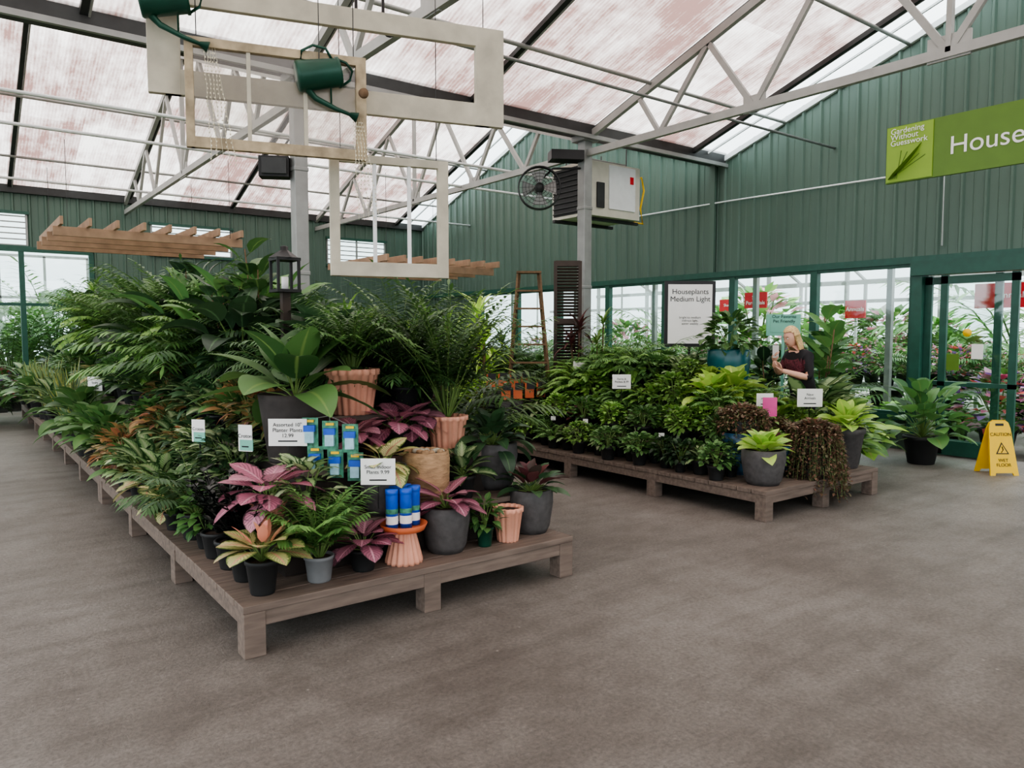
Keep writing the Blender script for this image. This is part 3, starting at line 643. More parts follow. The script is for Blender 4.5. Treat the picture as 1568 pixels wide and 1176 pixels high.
h2=[(6.1,4.14,.28),(7.55,4.14,.26),(6.85,4.08,.22),(6.4,4.6,.2),(6.62,4.35,.12),(7.25,4.5,.12),(7.1,4.85,.12),(7.5,5.6,.26),(7.3,8.3,.3),(6.9,8.6,.3)]
y=4.03;row=0
while y<10.5:
    x=5.92+(row%2)*.1
    while x<7.7:
        px,py=x+U(-.03,.03),y+U(-.03,.03);z=lvl2(px,py)
        if all((px-a)**2+(py-b)**2>(c+.03)**2 for a,b,c in h2):
            if z<.3: k=random.choice(['sm','sm','smb','smw','smp','bushd','sm']);s=U(1.1,1.35) if k[:2]=='sm' else .7
            elif z<.6: k=random.choice(['sm','smb','smw','smp','red','bushm','smb','sm']);s=U(1.2,1.5) if k[:2]=='sm' else .72
            elif z<.9: k=random.choice(['smb','fernd','bushb','sm','smw','lime','smp','fern']);s=U(1.3,1.6) if k[:2]=='sm' else .8
            else: k=random.choice(['lime','fern','bushb','lime','dief','smb','peacem'] if py<6.2 else ['fern','fernd','palm','fern','bushm','bushb']);s=U(.8,1.0)
            if py>8.2 and z>.5: k=random.choice(['palm','palmd','peacem','fern','bushb']);s=U(.7,.9)
            if k in('smb','sm','smw','smp') and s<1: s=1.3
            place(k,px,py,z,s)
        x+=.235 if z<.9 else .3
    y+=.25;row+=1
for k,x,y,z,s in (('fern',7.1,6.7,1.0,1.3),('fern',7.5,6.9,1.0,1.25),('fern',6.8,7.4,.75,1.4),('lime',6.8,5.3,.75,1.5),('lime',7.1,5.25,.75,1.6),('lime',7.6,5.0,.28,1.8),('cane',7.3,7.6,1.0,.75),('caner',7.2,8.0,1.0,.9),('caner',6.6,9.6,.5,1.0),('canel',6.15,8.8,.28,1.5),('cane',6.3,10.1,.5,1.15),
    ('fid',9.0,5.3,0,1.3),('fid',9.7,5.45,0,1.45),('rubber',9.3,6.2,0,1.3),('bushb',8.75,6.3,.0,2.4),('lime',8.6,7.0,0,2.8),('palm',9.3,7.4,0,1.8),('palm',9.4,8.8,0,2.0),('palmt',9.8,10.2,0,1.4),
    ('bushb',8.1,4.5,0,2.1),('wvar',8.15,4.85,0,2.4),('peacem',8.6,4.8,0,1.8),('lime',8.95,4.9,0,2.3),('bushd',8.1,6.0,0,2.4),('palm',8.7,9.8,0,1.8),('bushm',9.9,6.6,0,2.8)): place(k,x,y,z,s)
hero('potted_monstera',10.1,4.5,0,lambda b:(b.pot(.22,.16,.36,M['blackpot']),rosette(b,.34,44,.3,.22,.42,L_['mid'],84,2,1.0,6),rosette(b,.34,18,.3,.2,.62,L_['mid'],86,45,1.0,6)))
for i in range(9):
    for j in range(8):
        x=5.85+i*.37+U(-.05,.05);y=12.2+j*.6+U(-.1,.1);place(random.choice(['palm','palmt','cane','canel','bigdark','bird','palmd','caned','fern','bushb']),x,y,.6 if 6<x<8.6 and 12.4<y<16.6 else .28,U(.9,1.3))
for x,y in((4.3,17.4),(5.2,17.4),(9.5,17.0),(9.6,15.5),(9.6,13.4),(9.6,12.2),(9.7,16.4)): place(random.choice(['palmt','bird','palm']),x,y,0,U(1.2,1.5))
for x,y in((.3,17.8),(.6,16.8),(.2,15.9)): place('bushm',x,y,0,1.8)
# ------------------------------------------------------------ cards
def card(x,y,z,w,h,txt,face=(.798,-.603,0),stake=.15,m='white',ts=None):
    r=Vector(face).normalized();n=r.cross(Vector((0,0,1)));b=MB();rz=math.atan2(r.y,r.x)
    b.box((x,y,z),(w,.006,h),M[m],rz);b.beam((x-n.x*.008,y-n.y*.008,z-h/2-stake),(x-n.x*.008,y-n.y*.008,z),.008,.005,M['black'])
    if m=='white': b.box((x+n.x*.004,y+n.y*.004,z-h*.32),(w*.5,.003,h*.05),M['black'],rz)
    o=b.obj('price_sign')
    if txt: text(txt,ts or h*.2,(x+n.x*.006,y+n.y*.006,z+h*.08),r,M['black'],o,ex=.0003)
card(1.68,4.54,1.08,.24,.17,'Assorted 10"\nPlanter Plants\n12.99',stake=.03)
card(2.06,4.07,.86,.21,.16,'Small Indoor\nPlants 9.99')
for q in((1.5,4.8,1.03,.1,.17),(1.42,5.6,1.0,.11,.16)):
    card(*q,'Croton',(.6,-.8,0));card(q[0]+.004,q[1]-.006,q[2]-.045,.096,.07,'',(.6,-.8,0),m='tealsign')
card(1.5,10.8,1.05,.2,.18,'Snake',(.7,-.7,0));card(6.4,6.3,1.12,.22,.17,'Ferns &\nPothos 8.99');card(7.0,4.75,.98,.18,.14,'Pothos');card(7.62,4.6,.98,.28,.2,'New\nArrivals')
card(6.9,4.62,.92,.15,.2,'',m='mag');card(6.9,7.6,1.25,.16,.12,'Palms')
for q in((6.1,6.6,.64),(6.1,7.2,.62),(6.1,5.4,.6),(6.1,8.0,.62),(6.45,5.6,.85),(6.45,7.0,.85)): card(*q,.06,.05,'',stake=.2)
b=MB()
for i in range(8):
    x,y=5.95+(i%4)*.2,8.0+(i//4)*.35;z=.98+(i//4)*.12
    b.lathe([(.001,-.44),(.06,-.44),(.08,-.2),(.001,-.2)],M['blackpot'],(x,y,z),10);b.box((x,y,z-.07),(.12,.04,.2),M['orange'],-.6);b.box((x,y-.03,z-.0),(.11,.02,.09),M['black'],-.6)
b.obj('orange_tagged_bulb_pots')
b=MB();c0=Vector((1.9,4.4,0));r=Vector((.798,-.603,0))
b.tube([(1.94,4.5,.55),(1.94,4.5,1.2)],.008,M['black'],6)
for row,zz_ in enumerate((1.13,.95)):
    for i in range(3):
        p=c0+r*((i-1)*.125+row*.03)+Vector((0,0,zz_-.02*i));rz=math.atan2(r.y,r.x)
        b.box(p-Vector((0,0,.05)),(.1,.006,.18),M['cyan'],rz);b.box(p+Vector((-.012,-.016,-.025)),(.07,.03,.04),M['blue'],rz);b.box(p+Vector((-.012,-.016,-.08)),(.055,.03,.07),M['palecard'],rz);b.box(p+Vector((-.006,-.008,.02)),(.05,.01,.015),M['yellow'],rz)
        b.tube([tuple(p+Vector((0,0,.03))),(1.94,4.5,zz_+.04)],.003,M['galv'],4)
b.obj('plant_food_display_rack')
# ------------------------------------------------------------ hanging sashes
PL=Vector((1.005,4.63,0));PR=Vector((2.953,4.06,0));dv=(PR-PL).normalized();nv=Vector((dv.y,-dv.x,0))
LEN=(PR-PL).length
def sash(name,s0,s1,z0,z1,off,st,tr,brl,m,mun=(),hm=(),glass=None,inner=None,th=.045):
    b=MB();o=nv*off
    P=lambda s,z:PL+dv*(s*LEN)+o+Vector((0,0,z))
    lw,rw=st
    b.beam(P(s0,z0),P(s0,z1),lw,th,m,up=nv);b.beam(P(s1,z0),P(s1,z1),rw,th,m,up=nv)
    b.beam(P(s0,z1-tr/2),P(s1,z1-tr/2),th*.96,tr,m);b.beam(P(s0,z0+brl/2),P(s1,z0+brl/2),th*.96,brl,m)
    for q in mun: b.beam(P(s0+(s1-s0)*q,z0),P(s0+(s1-s0)*q,z1),.022,th*.6,inner or m,up=nv)
    for q in hm: b.beam(P(s0,z0+(z1-z0)*q),P(s1,z0+(z1-z0)*q),th*.6,.03,inner or m)
    if glass: b.beam(P(s0,(z0+z1)/2),P(s1,(z0+z1)/2),.004,z1-z0-.05,glass)
    for s in(s0+.02,s1-.02): b.tube([P(s,z1),P(s,z1)+Vector((0,0,4.5-z1))],.004,M['dark'],4)
    return b.obj(name,bevel=.004)
sash('hanging_window_sash',.02,.97,3.04,3.66,0,(.17,.19),.12,.14,M['cream'])
sash('hanging_window_sash',.085,.55,2.73,3.33,.12,(.045,.06),.05,.06,M['rust'],(.33,.66),(),M['oldglass'],M['cream'])
sash('hanging_window_sash',.485,.83,2.06,2.82,-.12,(.06,.07),.05,.09,M['cream'],(.36,.68),(),None,M['wpaint'])
b=MB();p=PL+dv*(.55*LEN)+nv*.17+Vector((0,0,3.1));b.lathe([(.001,0),(.012,0),(.012,.03),(.03,.045),(.025,.07),(.001,.075)],M['bark'],p,14,mtx=Matrix(((dv.x,0,nv.x),(dv.y,0,nv.y),(0,1,0))).to_3x3());b.obj('door_knob')
def can(cx,cy,cz):
    b=MB();X=dv;Z=Vector((0,0,1));tilt=Matrix.Rotation(math.radians(78),3,nv*-1)
    def T(x,y,z):
        v=X*x+nv*-y+Z*z;return Vector((cx,cy,cz))+tilt@v
    prof=[(.001,-.13),(.08,-.13),(.088,-.12),(.088,-.11),(.08,.1),(.087,.105),(.087,.12),(.075,.12),(.072,.09),(.001,-.1)]
    n=24;vs=[T(r*math.cos(2*math.pi*k/n),r*math.sin(2*math.pi*k/n),z) for r,z in prof for k in range(n)]
    b.add(vs,[(i*n+k,i*n+(k+1)%n,(i+1)*n+(k+1)%n,(i+1)*n+k) for i in range(len(prof)-1) for k in range(n)],M['can'],None,True)
    b.tube([T(.07,0,-.09),T(.13,0,-.05),T(.2,0,.05),T(.25,0,.14)],.02,M['can'],10,.01)
    b.tube([T(.24,0,.125),T(.265,0,.165)],.012,M['can'],12,.032)
    b.tube([T(.08,0,.05),T(.18,0,.03)],.005,M['can'],6)
    b.tube([T(-.08,0,-.09),T(-.14,0,-.07),T(-.165,0,.0),T(-.14,0,.07),T(-.08,0,.09)],.008,M['can'],6)
    b.tube([T(-.08,0,.11),T(-.05,0,.17),T(.0,0,.195),T(.05,0,.17),T(.08,0,.11)],.008,M['can'],6)
    o=b.obj('watering_can')
    q=T(.265,0,.17);b=MB()
    for k in range(5):
        xx=(k-2)*.014
        for j in range(int(20+8*R())):
            z=-.03-j*.024;pp=q+X*(xx*(1+j*.05)+.005*math.sin(j+k)+j*.0025)+Vector((0,0,z))
            b.lathe([(.001,-.006),(.005,0),(.001,.006)],M['bead'],pp,5)
        b.tube([q+X*xx,q+X*(xx*2.2+.06)+Vector((0,0,-.6))],.001,M['bead'],3)
    b.obj('bead_water_strings',parent=o)
    b=MB();b.tube([(cx,cy,cz+.08),(cx,cy,4.6)],.003,M['dark'],4);b.obj('hanging_wire',parent=o)
can(1.02,4.47,3.5);can(1.8,4.24,3.2)
b=MB();b.box((3.15,8.75,3.62),(.34,.2,.24),M['black'],-.5);b.box((3.1,8.64,3.62),(.28,.02,.18),M['dark'],-.5);b.tube([(3.15,8.78,3.7),(3.3,8.7,3.95),(3.36,8.66,3.95)],.015,M['dark'],6);b.obj('wall_speaker',bevel=.01)
b=MB()
for dx in(0,.22): b.lathe([(.001,0),(.05,0),(.06,.14),(.05,.14),(.04,.12)],M['black'],(2.5+dx,5.2,4.02),14,mtx=Matrix.Rotation(2.2,3,'X'));b.tube([(2.5+dx,5.2,4.0),(2.5+dx,5.2,4.4)],.012,M['black'],6)
b.box((2.6,5.2,4.42),(.6,.05,.04),M['black']);b.obj('ceiling_spotlight')
# ------------------------------------------------------------ department sign
b=MB();b.box((8.0,2.72,3.55),(.04,2.6,.58),M['signgreen']);b.box((7.975,3.78,3.55),(.012,.46,.56),M['signlime'])
for k in range(5): b.beam((7.966,3.98-.02*k,3.3),(7.966,3.62+.06*k,3.5+.02*k),.004,.006,M['signgreen'])
b.leaf((7.964,3.98,3.3),-math.pi/2,.5,.46,.16,M['signgreen'],-.5,6,0)
for y in(3.9,1.6): b.tube([(8,y,3.84),(8,y,4.4)],.004,M['dark'],4)
o=b.obj('hanging_department_sign');text('Houseplants',.25,(7.975,3.4,3.53),(0,-1,0),M['white'],o,'LEFT',.001)
text('Gardening\nWithout\nGuesswork',.08,(7.96,3.97,3.72),(0,-1,0),M['white'],o,'LEFT',.0005,.75)
# heater
b=MB();c=Vector((8.8,9.3,4.0))
b.box(c,(1.15,.9,.86),M['heater']);b.box(c+Vector((0,0,.46)),(.8,.6,.08),M['galv'])
for i in range(9): b.box(c+Vector((-.59,0,-.34+i*.085)),(.03,.82,.02),M['dark'])
b.box(c+Vector((-.578,0,0)),(.01,.82,.76),M['black'])
b.box(c+Vector((.15,-.46,.05)),(.6,.02,.7),M['wpaint']);b.box(c+Vector((.36,-.475,.2)),(.08,.01,.12),M['red']);b.box(c+Vector((-.34,-.465,-.1)),(.16,.03,.4),M['dark'])
for x in(-.4,.4):
    for y in(-.3,.3): b.tube([c+Vector((x,y,.4)),c+Vector((x,y,.75))],.012,M['dark'],6)
b.tube([c+Vector((.56,-.25,.25)),c+Vector((.72,-.35,.32)),c+Vector((.76,-.37,.1)),c+Vector((.7,-.35,-.2)),c+Vector((.76,-.35,-.45)),c+Vector((.5,-.25,-.42))],.018,M['yellow'],8)
b.box(c+Vector((0,-.3,-.46)),(1.35,.06,.05),M['dark']);b.box(c+Vector((0,.3,-.46)),(1.35,.06,.05),M['dark'])
b.obj('gas_unit_heater',bevel=.01)
# fan
b=MB();c=Vector((7.25,8.9,3.88));mt=Matrix.Rotation(math.radians(-37),3,'Z')@Matrix.Rotation(math.pi/2,3,'X')
for r in(.31,.26,.21,.16,.11,.06):
    b.tube([c+mt@Vector((r*math.cos(t*math.pi/12),r*math.sin(t*math.pi/12),.1 -.06*(r/.31)**2)) for t in range(25)],.004,M['dark'],4)
b.lathe([(.31,-.08),(.325,-.08),(.325,.05),(.31,.05)],M['dark'],c,32,mtx=mt);b.lathe([(.001,-.14),(.07,-.14),(.07,.08),(.001,.09)],M['dark'],c,16,mtx=mt)
for k in range(20):
    t=k*math.pi/10;b.tube([c+mt@Vector((.05*math.cos(t),.05*math.sin(t),.1)),c+mt@Vector((.31*math.cos(t),.31*math.sin(t),.04))],.003,M['dark'],3)
for k in range(4):
    t=k*math.pi/2;b.add([c+mt@Vector((r*math.cos(t+o_),r*math.sin(t+o_),z)) for r,o_,z in((.06,-.4,.02),(.28,-.4,.04),(.28,.5,-.03),(.06,.4,-.02))],[(0,1,2,3)],M['galv'])
b.tube([c+Vector((0,0,.1)),c+Vector((.2,-.08,.3)),(7.86,8.6,4.2)],.018,M['dark'],6);b.box((7.6,8.7,4.36),(.5,.3,.14),M['black'],-.5)
b.obj('wall_fan')
def pergola(cx,cy,z,w,d):
    b=MB()
    for i in range(4): b.beam((cx-w/2+.1,cy-d/2+d*i/3,z+.08),(cx+w/2-.1,cy-d/2+d*i/3,z+.08),.05,.14,M['cedar'])
    n=8
    for i in range(n):
        x=cx-w/2+w*(i+.5)/n;b.beam((x,cy-d/2-.3,z+.21),(x,cy+d/2+.3,z+.21),.045,.12,M['cedar'])
    for x in(cx-w/2+.3,cx+w/2-.3):
        for y in(cy-d/2,cy+d/2): b.tube([(x,y,z+.1),(x,y,4.6)],.006,M['dark'],4)
    return b.obj('hanging_wooden_pergola',bevel=.005)
pergola(2.75,14.4,3.15,3.0,2.4);pergola(7.6,13.4,2.84,2.8,2.0)
b=MB();c=Vector((7.3,8.3,1.0));rz=math.radians(-37);r=Vector((.798,-.603,0))
for s in(-1,1): b.box(c+r*(.18*s)+Vector((0,0,.87)),(.05,.035,1.75),M['shutter'],rz)
for z in(.04,.87,1.71): b.box(c+Vector((0,0,z)),(.36,.035,.08),M['shutter'],rz)
for i in range(36):
    z=.1+i*.045
    if abs(z-.87)>.05: b.beam(c-r*.16+Vector((0,0,z)),c+r*.16+Vector((0,0,z)),.04,.008,M['shutter'],up=(.5,.6,.7))
b.obj('wooden_shutter')
b=MB();c=Vector((6.85,8.65,.75));f=Vector((.603,.798,0));wd=M['bark']
for s in(-1,1):
    b.beam(c+r*.3*s-f*.35,c+r*.15*s+Vector((0,0,1.82)),.03,.07,wd);b.beam(c+r*.32*s+f*.4,c+r*.14*s+Vector((0,0,1.8)),.03,.05,wd)
for i in range(6):
    t=(i+1)/7;b.beam(c-r*(.3-.15*t)-f*.35*(1-t)+Vector((0,0,1.82*t)),c+r*(.3-.15*t)-f*.35*(1-t)+Vector((0,0,1.82*t)),.1,.025,wd)
b.box(c+Vector((0,0,1.83)),(.36,.2,.03),wd,rz);b.obj('wooden_step_ladder')
def framed(x,y,z,w,h,lines,name,bm='black',fm='white',pole=1.0,ts=.1):
    b=MB();rz=math.radians(-37);n=r.cross(Vector((0,0,1)));c=Vector((x,y,z))
    b.box(c,(w,.03,h),M[bm],rz);b.box(c+n*.017,(w-.09,.006,h-.09),M[fm],rz);b.box(c-Vector((0,0,h/2+pole/2)),(.03,.03,pole),M[bm],rz);b.box(c-Vector((0,0,h/2+pole-.01)),(.3,.3,.02),M[bm],rz)
    o=b.obj(name);text(lines,ts,c+n*.024+Vector((0,0,h*.28)),r,M['black'],o,ex=.0003)
    if h>.6: text('bright to medium\nindirect light,\nwater weekly',ts*.42,c+n*.024-Vector((0,0,h*.1)),r,M['dark'],o,ex=.0003)
framed(7.98,6.6,1.95,.68,.88,'Houseplants\nMedium Light','framed_department_sign',pole=1.5,ts=.098)
framed(8.74,5.68,1.8,.44,.28,'Our Favorite\nPet Friendly','small_teal_sign','tealsign','tealsign',1.66,.06)
b=MB();c=Vector((2.36,6.37,1.13));b.box(c+Vector((0,0,.46)),(.07,.07,.92),M['shutter'])
for x in(-.09,.09):
    for y in(-.09,.09): b.box(c+Vector((x,y,1.06)),(.022,.022,.26),M['black'])
for z in(.93,1.2): b.box(c+Vector((0,0,z)),(.21,.21,.025),M['black'])
b.lathe([(.14,1.21),(.035,1.28),(.035,1.31),(.001,1.32)],M['black'],c,4);b.lathe([(.001,.94),(.03,.94),(.03,1.05),(.001,1.05)],M['white'],c,12);b.obj('lantern')
# wet floor sign
b=MB();n=Vector((-.603,-.798,0));c=Vector((10.1,3.62,0));r_=Vector((.798,-.603,0))
for s in(1,-1):
    P=lambda u,z,o=0:c+r_*u+n*(s*(.15*(1-z/.63)+.012+o))+Vector((0,0,z))
    out=[(-.17,0),(-.11,0),(-.1,.03),(.1,.03),(.11,0),(.17,0),(.13,.55),(.11,.62),(.07,.65),(-.07,.65),(-.11,.62),(-.13,.55)]
    k=len(out);vs=[P(u,z) for u,z in out]+[P(u,z,-.018) for u,z in out]
    b.add(vs,[tuple(range(k)),tuple(range(2*k-1,k-1,-1))]+[(i,(i+1)%k,k+(i+1)%k,k+i) for i in range(k)],M['yellow'])
    b.add([P(-.05,.58,.002),P(.05,.58,.002),P(.05,.61,.002),P(-.05,.61,.002)],[(0,1,2,3)],M['black'])
    b.add([P(0,.39,.003),P(-.08,.25,.003),P(.08,.25,.003)],[(0,1,2)],M['black']);b.add([P(0,.365,.004),P(-.058,.262,.004),P(.058,.262,.004)],[(0,1,2)],M['yellow'])
    b.tube([P(0,.34,.006),P(.01,.3,.006),P(-.015,.27,.006)],.006,M['black'],5)
o=b.obj('wet_floor_sign');up=(Vector((0,0,.63))-n*.15).normalized()
pt=c+n*(.15*(1-.48/.63)+.018)+Vector((0,0,.48));text('CAUTION',.056,pt,r_,M['black'],o,ex=.0005,up=up)
pt=c+n*(.15*(1-.15/.63)+.018)+Vector((0,0,.15));text('WET\nFLOOR',.055,pt,r_,M['black'],o,ex=.0005,up=up)
# ------------------------------------------------------------ outside
def outbench(x,y,lx,ly,ks):
    b=MB();b.box((x,y,.7),(lx,ly,.06),M['wpaint'])
    for i in(-1,1):
        for j in(-1,1): b.box((x+i*(lx/2-.1),y+j*(ly/2-.1),.35),(.07,.07,.7),M['wpaint'])
    b.obj('outdoor_flower_bench')
    yy=y-ly/2+.3
    while yy<y+ly/2:
        xx=x-lx/2+.3
        while xx<x+lx/2: place(random.choice(ks),xx,yy,.73,U(.9,1.4));xx+=.6
        yy+=.6
for y in(2.0,6.5,11,15.5): outbench(14.2,y,1.4,3.6,['flow','outg','flow'] if y<4 else ['outg','outg','flow','palm'])
for y in(4,9,14): outbench(17.8,y,1.6,4.0,['outg','outg','bushb'])
for i in range(22): place(random.choice(['outg','palm','outg','fern','bushb'] if i>4 else ['flow','outg','flow']),U(12.4,13.1),1.5+i*.75,-.12,U(1.4,2.6))
for i in range(14): place(random.choice(['bushb','bushm','palm','outg']),U(15.6,19.5),2.5+i*1.1,-.12,U(3,5))
b=MB()
for k in range(12):
    y=-4+k*2.6
    for x in(21,27): b.box((x,y,1.8),(.1,.1,3.7),M['galv'])
    b.beam((21,y,3.6),(24,y,4.9),.08,.08,M['galv']);b.beam((24,y,4.9),(27,y,3.6),.08,.08,M['galv'])
    b.beam((21,y+1.3,0),(21,y+1.3,3.6),.05,.05,M['galv'])
for x,z in((21,3.6),(21,2.6),(21,1.2),(24,4.9),(22.5,4.25),(27,3.6)): b.beam((x,-4,z),(x,25,z),.08,.1,M['galv'])
b.obj('outside_greenhouse')
b=MB()
for k in range(8):
    b.box((12.6,1+k*2.6,1.6),(.09,.09,3.3),M['galv'])
    b.beam((12.6,1+k*2.6,3.2),(19,1+k*2.6,3.5),.06,.1,M['galv'])
b.beam((12.6,0,3.15),(12.6,20,3.15),.08,.1,M['galv']);b.beam((16,0,3.3),(16,20,3.3),.08,.1,M['galv']);b.beam((19,0,3.0),(19,20,3.0),.06,.1,M['galv']);b.obj('outside_canopy_frame')
for x,y,z,ww,h,t in((14,9.78,2.4,.55,.34,'Sun\nPerennials'),(14,7.55,2.15,.4,.34,'Annuals'),(13.6,4.75,2.3,1.1,.4,'Annuals'),(16,12,2.4,.5,.3,'Shade')):
    b=MB();b.box((x,y,z),(.03,ww,h),M['red']);b.box((x+.03,y,z/2),(.04,.04,z),M['wpaint']);o=b.obj('red_department_sign');text(t,h*.34,(x-.02,y,z),(0,-1,0),M['white'],o)
for x,y,k,s in((1.2,21,'palmt',2.4),(2.2,22,'palmt',2.8),(.4,22.5,'bushb',3.5),(1.7,20.6,'bushb',2.0),(2.9,21,'outg',2.2),(.9,20.4,'flow',1.8),(1.4,26,'bushb',6),(2.6,26,'bushm',6),(3.6,24,'palm',3),(0,25,'bushb',5),(5,26,'bushm',6),(2.0,20.5,'outg',2.0)): place(k,x,y,-.12,s)
b=MB()
for i in range(8): b.box((-1+i*1.2,28,2),(.07,.07,4.2),M['galv'])
for z in(1.4,2.8,4.1): b.box((3.2,28,z),(9,.07,.08),M['galv'])
b.obj('outside_greenhouse_frame')
# ------------------------------------------------------------ woman
def skin(verts,edges,rad,sub=2):
    me=bpy.data.meshes.new('tmp');me.from_pydata(verts,edges,[]);o=bpy.data.objects.new('tmp',me);sc.collection.objects.link(o)
    md=o.modifiers.new('s','SKIN');md.use_smooth_shade=True
    for i,q in enumerate(rad): me.skin_vertices[0].data[i].radius=q if isinstance(q,tuple) else (q,q)
    me.skin_vertices[0].data[0].use_root=True
    s=o.modifiers.new('u','SUBSURF');s.levels=sub;s.render_levels=sub
    dg=bpy.context.evaluated_depsgraph_get();dg.update();m2=bpy.data.meshes.new_from_object(o.evaluated_get(dg))
    bpy.data.objects.remove(o);return m2
wo=bpy.data.objects.new('woman',None);sc.collection.objects.link(wo);wo.location=(8.5,5.22,0);wo.rotation_euler[2]=math.radians(72);wo.scale=(1.02,)*3
eR,wR=Vector((.26,.16,1.15)),Vector((.1,.36,1.33));eL,wL=Vector((-.27,.14,1.13)),Vector((-.1,.42,1.22))
V=[(0,0,.95),(0,.02,1.08),(0,.08,1.26),(0,.095,1.385),(0,.125,1.47),(0,.16,1.53),
   (.16,.09,1.385),tuple(eR),tuple(wR),(-.16,.09,1.385),tuple(eL),tuple(wL),
   (.09,0,.88),(.1,.02,.5),(.1,-.03,.1),(.11,.1,.045),(-.09,0,.88),(-.1,.02,.5),(-.1,-.03,.1),(-.11,.1,.045)]
E=[(0,1),(1,2),(2,3),(3,4),(4,5),(3,6),(6,7),(7,8),(3,9),(9,10),(10,11),(0,12),(12,13),(13,14),(14,15),(0,16),(16,17),(17,18),(18,19)]
rd=[(.18,.14),(.16,.13),(.175,.14),(.11,.085),.05,.056,.075,.05,.03,.075,.05,.03,.1,.065,.045,.04,.1,.065,.045,.04]
me=skin(V,E,rd);me.materials.clear()
for k in('shirt','maroon','pants','skin','black'): me.materials.append(M[k])
def near(p,a,b_):
    ab=b_-a;t=max(0,min(1,(p-a).dot(ab)/ab.dot(ab)));return (p-(a+ab*t)).length,t
for p in me.polygons:
    c=p.center;k=0
    if c.z<.96:k=2
    if c.z<.08:k=4
    if c.z>1.43 and abs(c.x)<.09:k=3
    for a_,b_ in((eR,wR),(eL,wL)):
        d,t=near(c,a_,b_)
        if d<.06 and t>.12:k=3
    if k==0 and c.y>.14 and abs(c.x)<.2 and c.z<1.34:k=1
    p.material_index=k;p.use_smooth=True
ob=bpy.data.objects.new('body',me);sc.collection.objects.link(ob);ob.parent=wo
def hand(pos,fd,bk,curl):
    y=Vector(fd).normalized();z=Vector(bk);z=(z-y*z.dot(y)).normalized();x=y.cross(z)
    P=lambda a,b_,c:tuple(Vector(pos)+x*a+y*b_+z*c)
    me=skin([P(0,-.01,0),P(0,.04,0),P(0,.085,0)],[(0,1),(1,2)],[(.024,.018),(.036,.015),(.036,.013)])
    ms=[me]
    for fx,l in((-.03,.06),(-.01,.078),(.01,.084),(.03,.072)):
        a=0;q=[fx,.075,0];pts=[tuple(q)]
        for s in(.42,.33,.25):
            a+=curl;q=[q[0],q[1]+l*s*math.cos(a),q[2]-l*s*math.sin(a)];pts.append(tuple(q))
        ms.append(skin([P(*u) for u in pts],[(0,1),(1,2),(2,3)],[.0095,.009,.0083,.007],1))
    ms.append(skin([P(.022,.015,-.005),P(.05,.04,-.014),P(.056,.068,-.028),P(.048,.09,-.036)],[(0,1),(1,2),(2,3)],[.013,.012,.01,.008],1))
    for m_ in ms:
        m_.materials.clear();m_.materials.append(M['skin']);h=bpy.data.objects.new('hand',m_);sc.collection.objects.link(h);h.parent=wo
hand(wR,(-.35,.3,.85),(.5,.6,-.2),.5);hand(wL,(.3,.7,.5),(-.3,.5,-.6),.5)
b=MB();b.box((wR.x-.045,wR.y+.02,wR.z+.11),(.075,.012,.15),M['white'],.4);b.obj('phone',parent=wo)
b=MB();hc=Vector((0,.2,1.61));n1_,n2_=28,20;vs=[]
tilt=Matrix.Rotation(math.radians(-18),3,'X')
def headpt(th,ph):
    x=math.cos(ph)*math.cos(th);y=math.cos(ph)*math.sin(th);z=math.sin(ph)
    X=.076*x;Y=.096*y;Z=.118*z
    if z<0: k=1-.34*(-z)**1.3;X*=k;Y*=(k if y<0 else 1-.1*(-z));Y+=.012*(-z)
    if y>.6 and abs(x)<.6:
        if abs(z-.05)<.14 and .2<abs(x)<.55: Y-=.007
        if abs(x)<.16 and -.3<z<.02: Y+=.018*(1-abs(x)/.16)*(1-abs(z+.2)/.22 if z<-.0 else .2)
        if z<-.75: Y+=.006
    return Vector((X,Y,Z))
for i in range(n2_+1):
    for k in range(n1_): vs.append(hc+tilt@headpt(2*math.pi*k/n1_,-math.pi/2+math.pi*i/n2_))
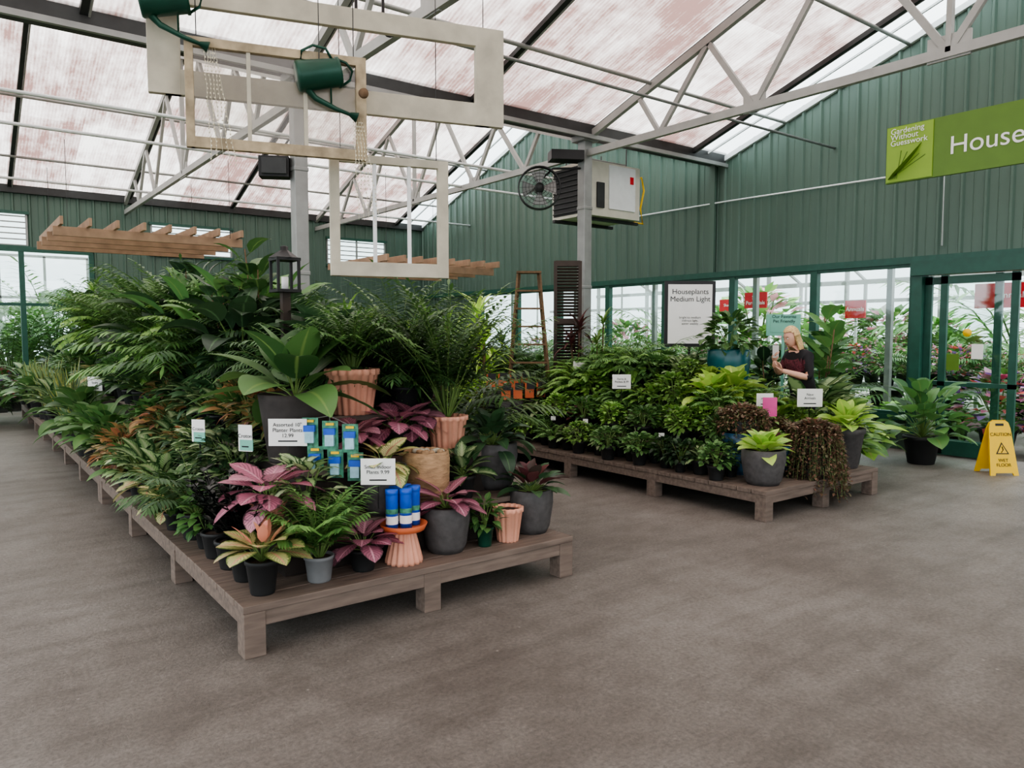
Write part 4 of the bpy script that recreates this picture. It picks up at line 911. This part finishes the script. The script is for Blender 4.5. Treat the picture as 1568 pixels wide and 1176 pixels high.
b.add(vs,[(i*n1_+k,i*n1_+(k+1)%n1_,(i+1)*n1_+(k+1)%n1_,(i+1)*n1_+k) for i in range(n2_) for k in range(n1_)],M['skin'],None,True)
H=lambda x,y,z:hc+tilt@Vector((x,y,z))
b.add([H(-.009,.09,.01),H(.009,.09,.01),H(.016,.094,-.032),H(-.016,.094,-.032),H(0,.118,-.026),H(0,.1,.012)],[(0,3,4,5),(1,5,4,2),(3,2,4)],M['skin'],None,True)
for s in(-1,1):
    b.lathe([(.001,-.008),(.008,-.004),(.01,0),(.008,.004),(.001,.008)],M['white'],H(.03*s,.08,.012),10);b.lathe([(.001,-.004),(.005,0),(.001,.004)],M['eye'],H(.03*s,.0885,.012),8)
    b.beam(H(.015*s,.09,.032),H(.046*s,.079,.03),.006,.005,M['bark']);b.tube([H(.077*s,.0,.02),H(.086*s,-.012,.012),H(.084*s,-.012,-.02),H(.074*s,.002,-.03)],.007,M['skin'],6)
b.tube([H(-.022,.086,-.06),H(0,.096,-.057),H(.022,.086,-.06)],.005,M['lip'],6)
b.obj('head',parent=wo)
b=MB();vs=[];fs=[]
for i in range(n2_+1):
    for k in range(n1_):
        q=headpt(2*math.pi*k/n1_,-math.pi/2+math.pi*i/n2_)*1.16+Vector((0,-.008,.008))
        if q.z<0:q.z*=.95
        vs.append(hc+tilt@q)
for i in range(n2_):
    for k in range(n1_):
        ph=-math.pi/2+math.pi*(i+.5)/n2_;th=2*math.pi*(k+.5)/n1_;y=math.cos(ph)*math.sin(th);z=math.sin(ph)
        if (y<.3 and z>-.1 or y<.05 or z>.55) and z>-.8: fs.append((i*n1_+k,i*n1_+(k+1)%n1_,(i+1)*n1_+(k+1)%n1_,(i+1)*n1_+k))
b.add(vs,fs,M['hair'],None,True)
for k in range(30):
    a_=math.radians(180+180*k/29);x,y=.078*math.cos(a_),.09*math.sin(a_)
    b.tube([H(x,y,.02),H(x*1.2,y*1.15,-.06),H(x*1.2,y*1.2,-.13),H(x*1.1,y*1.1,-.2)],.02,M['hair'],5,.008)
b.obj('hair',parent=wo)
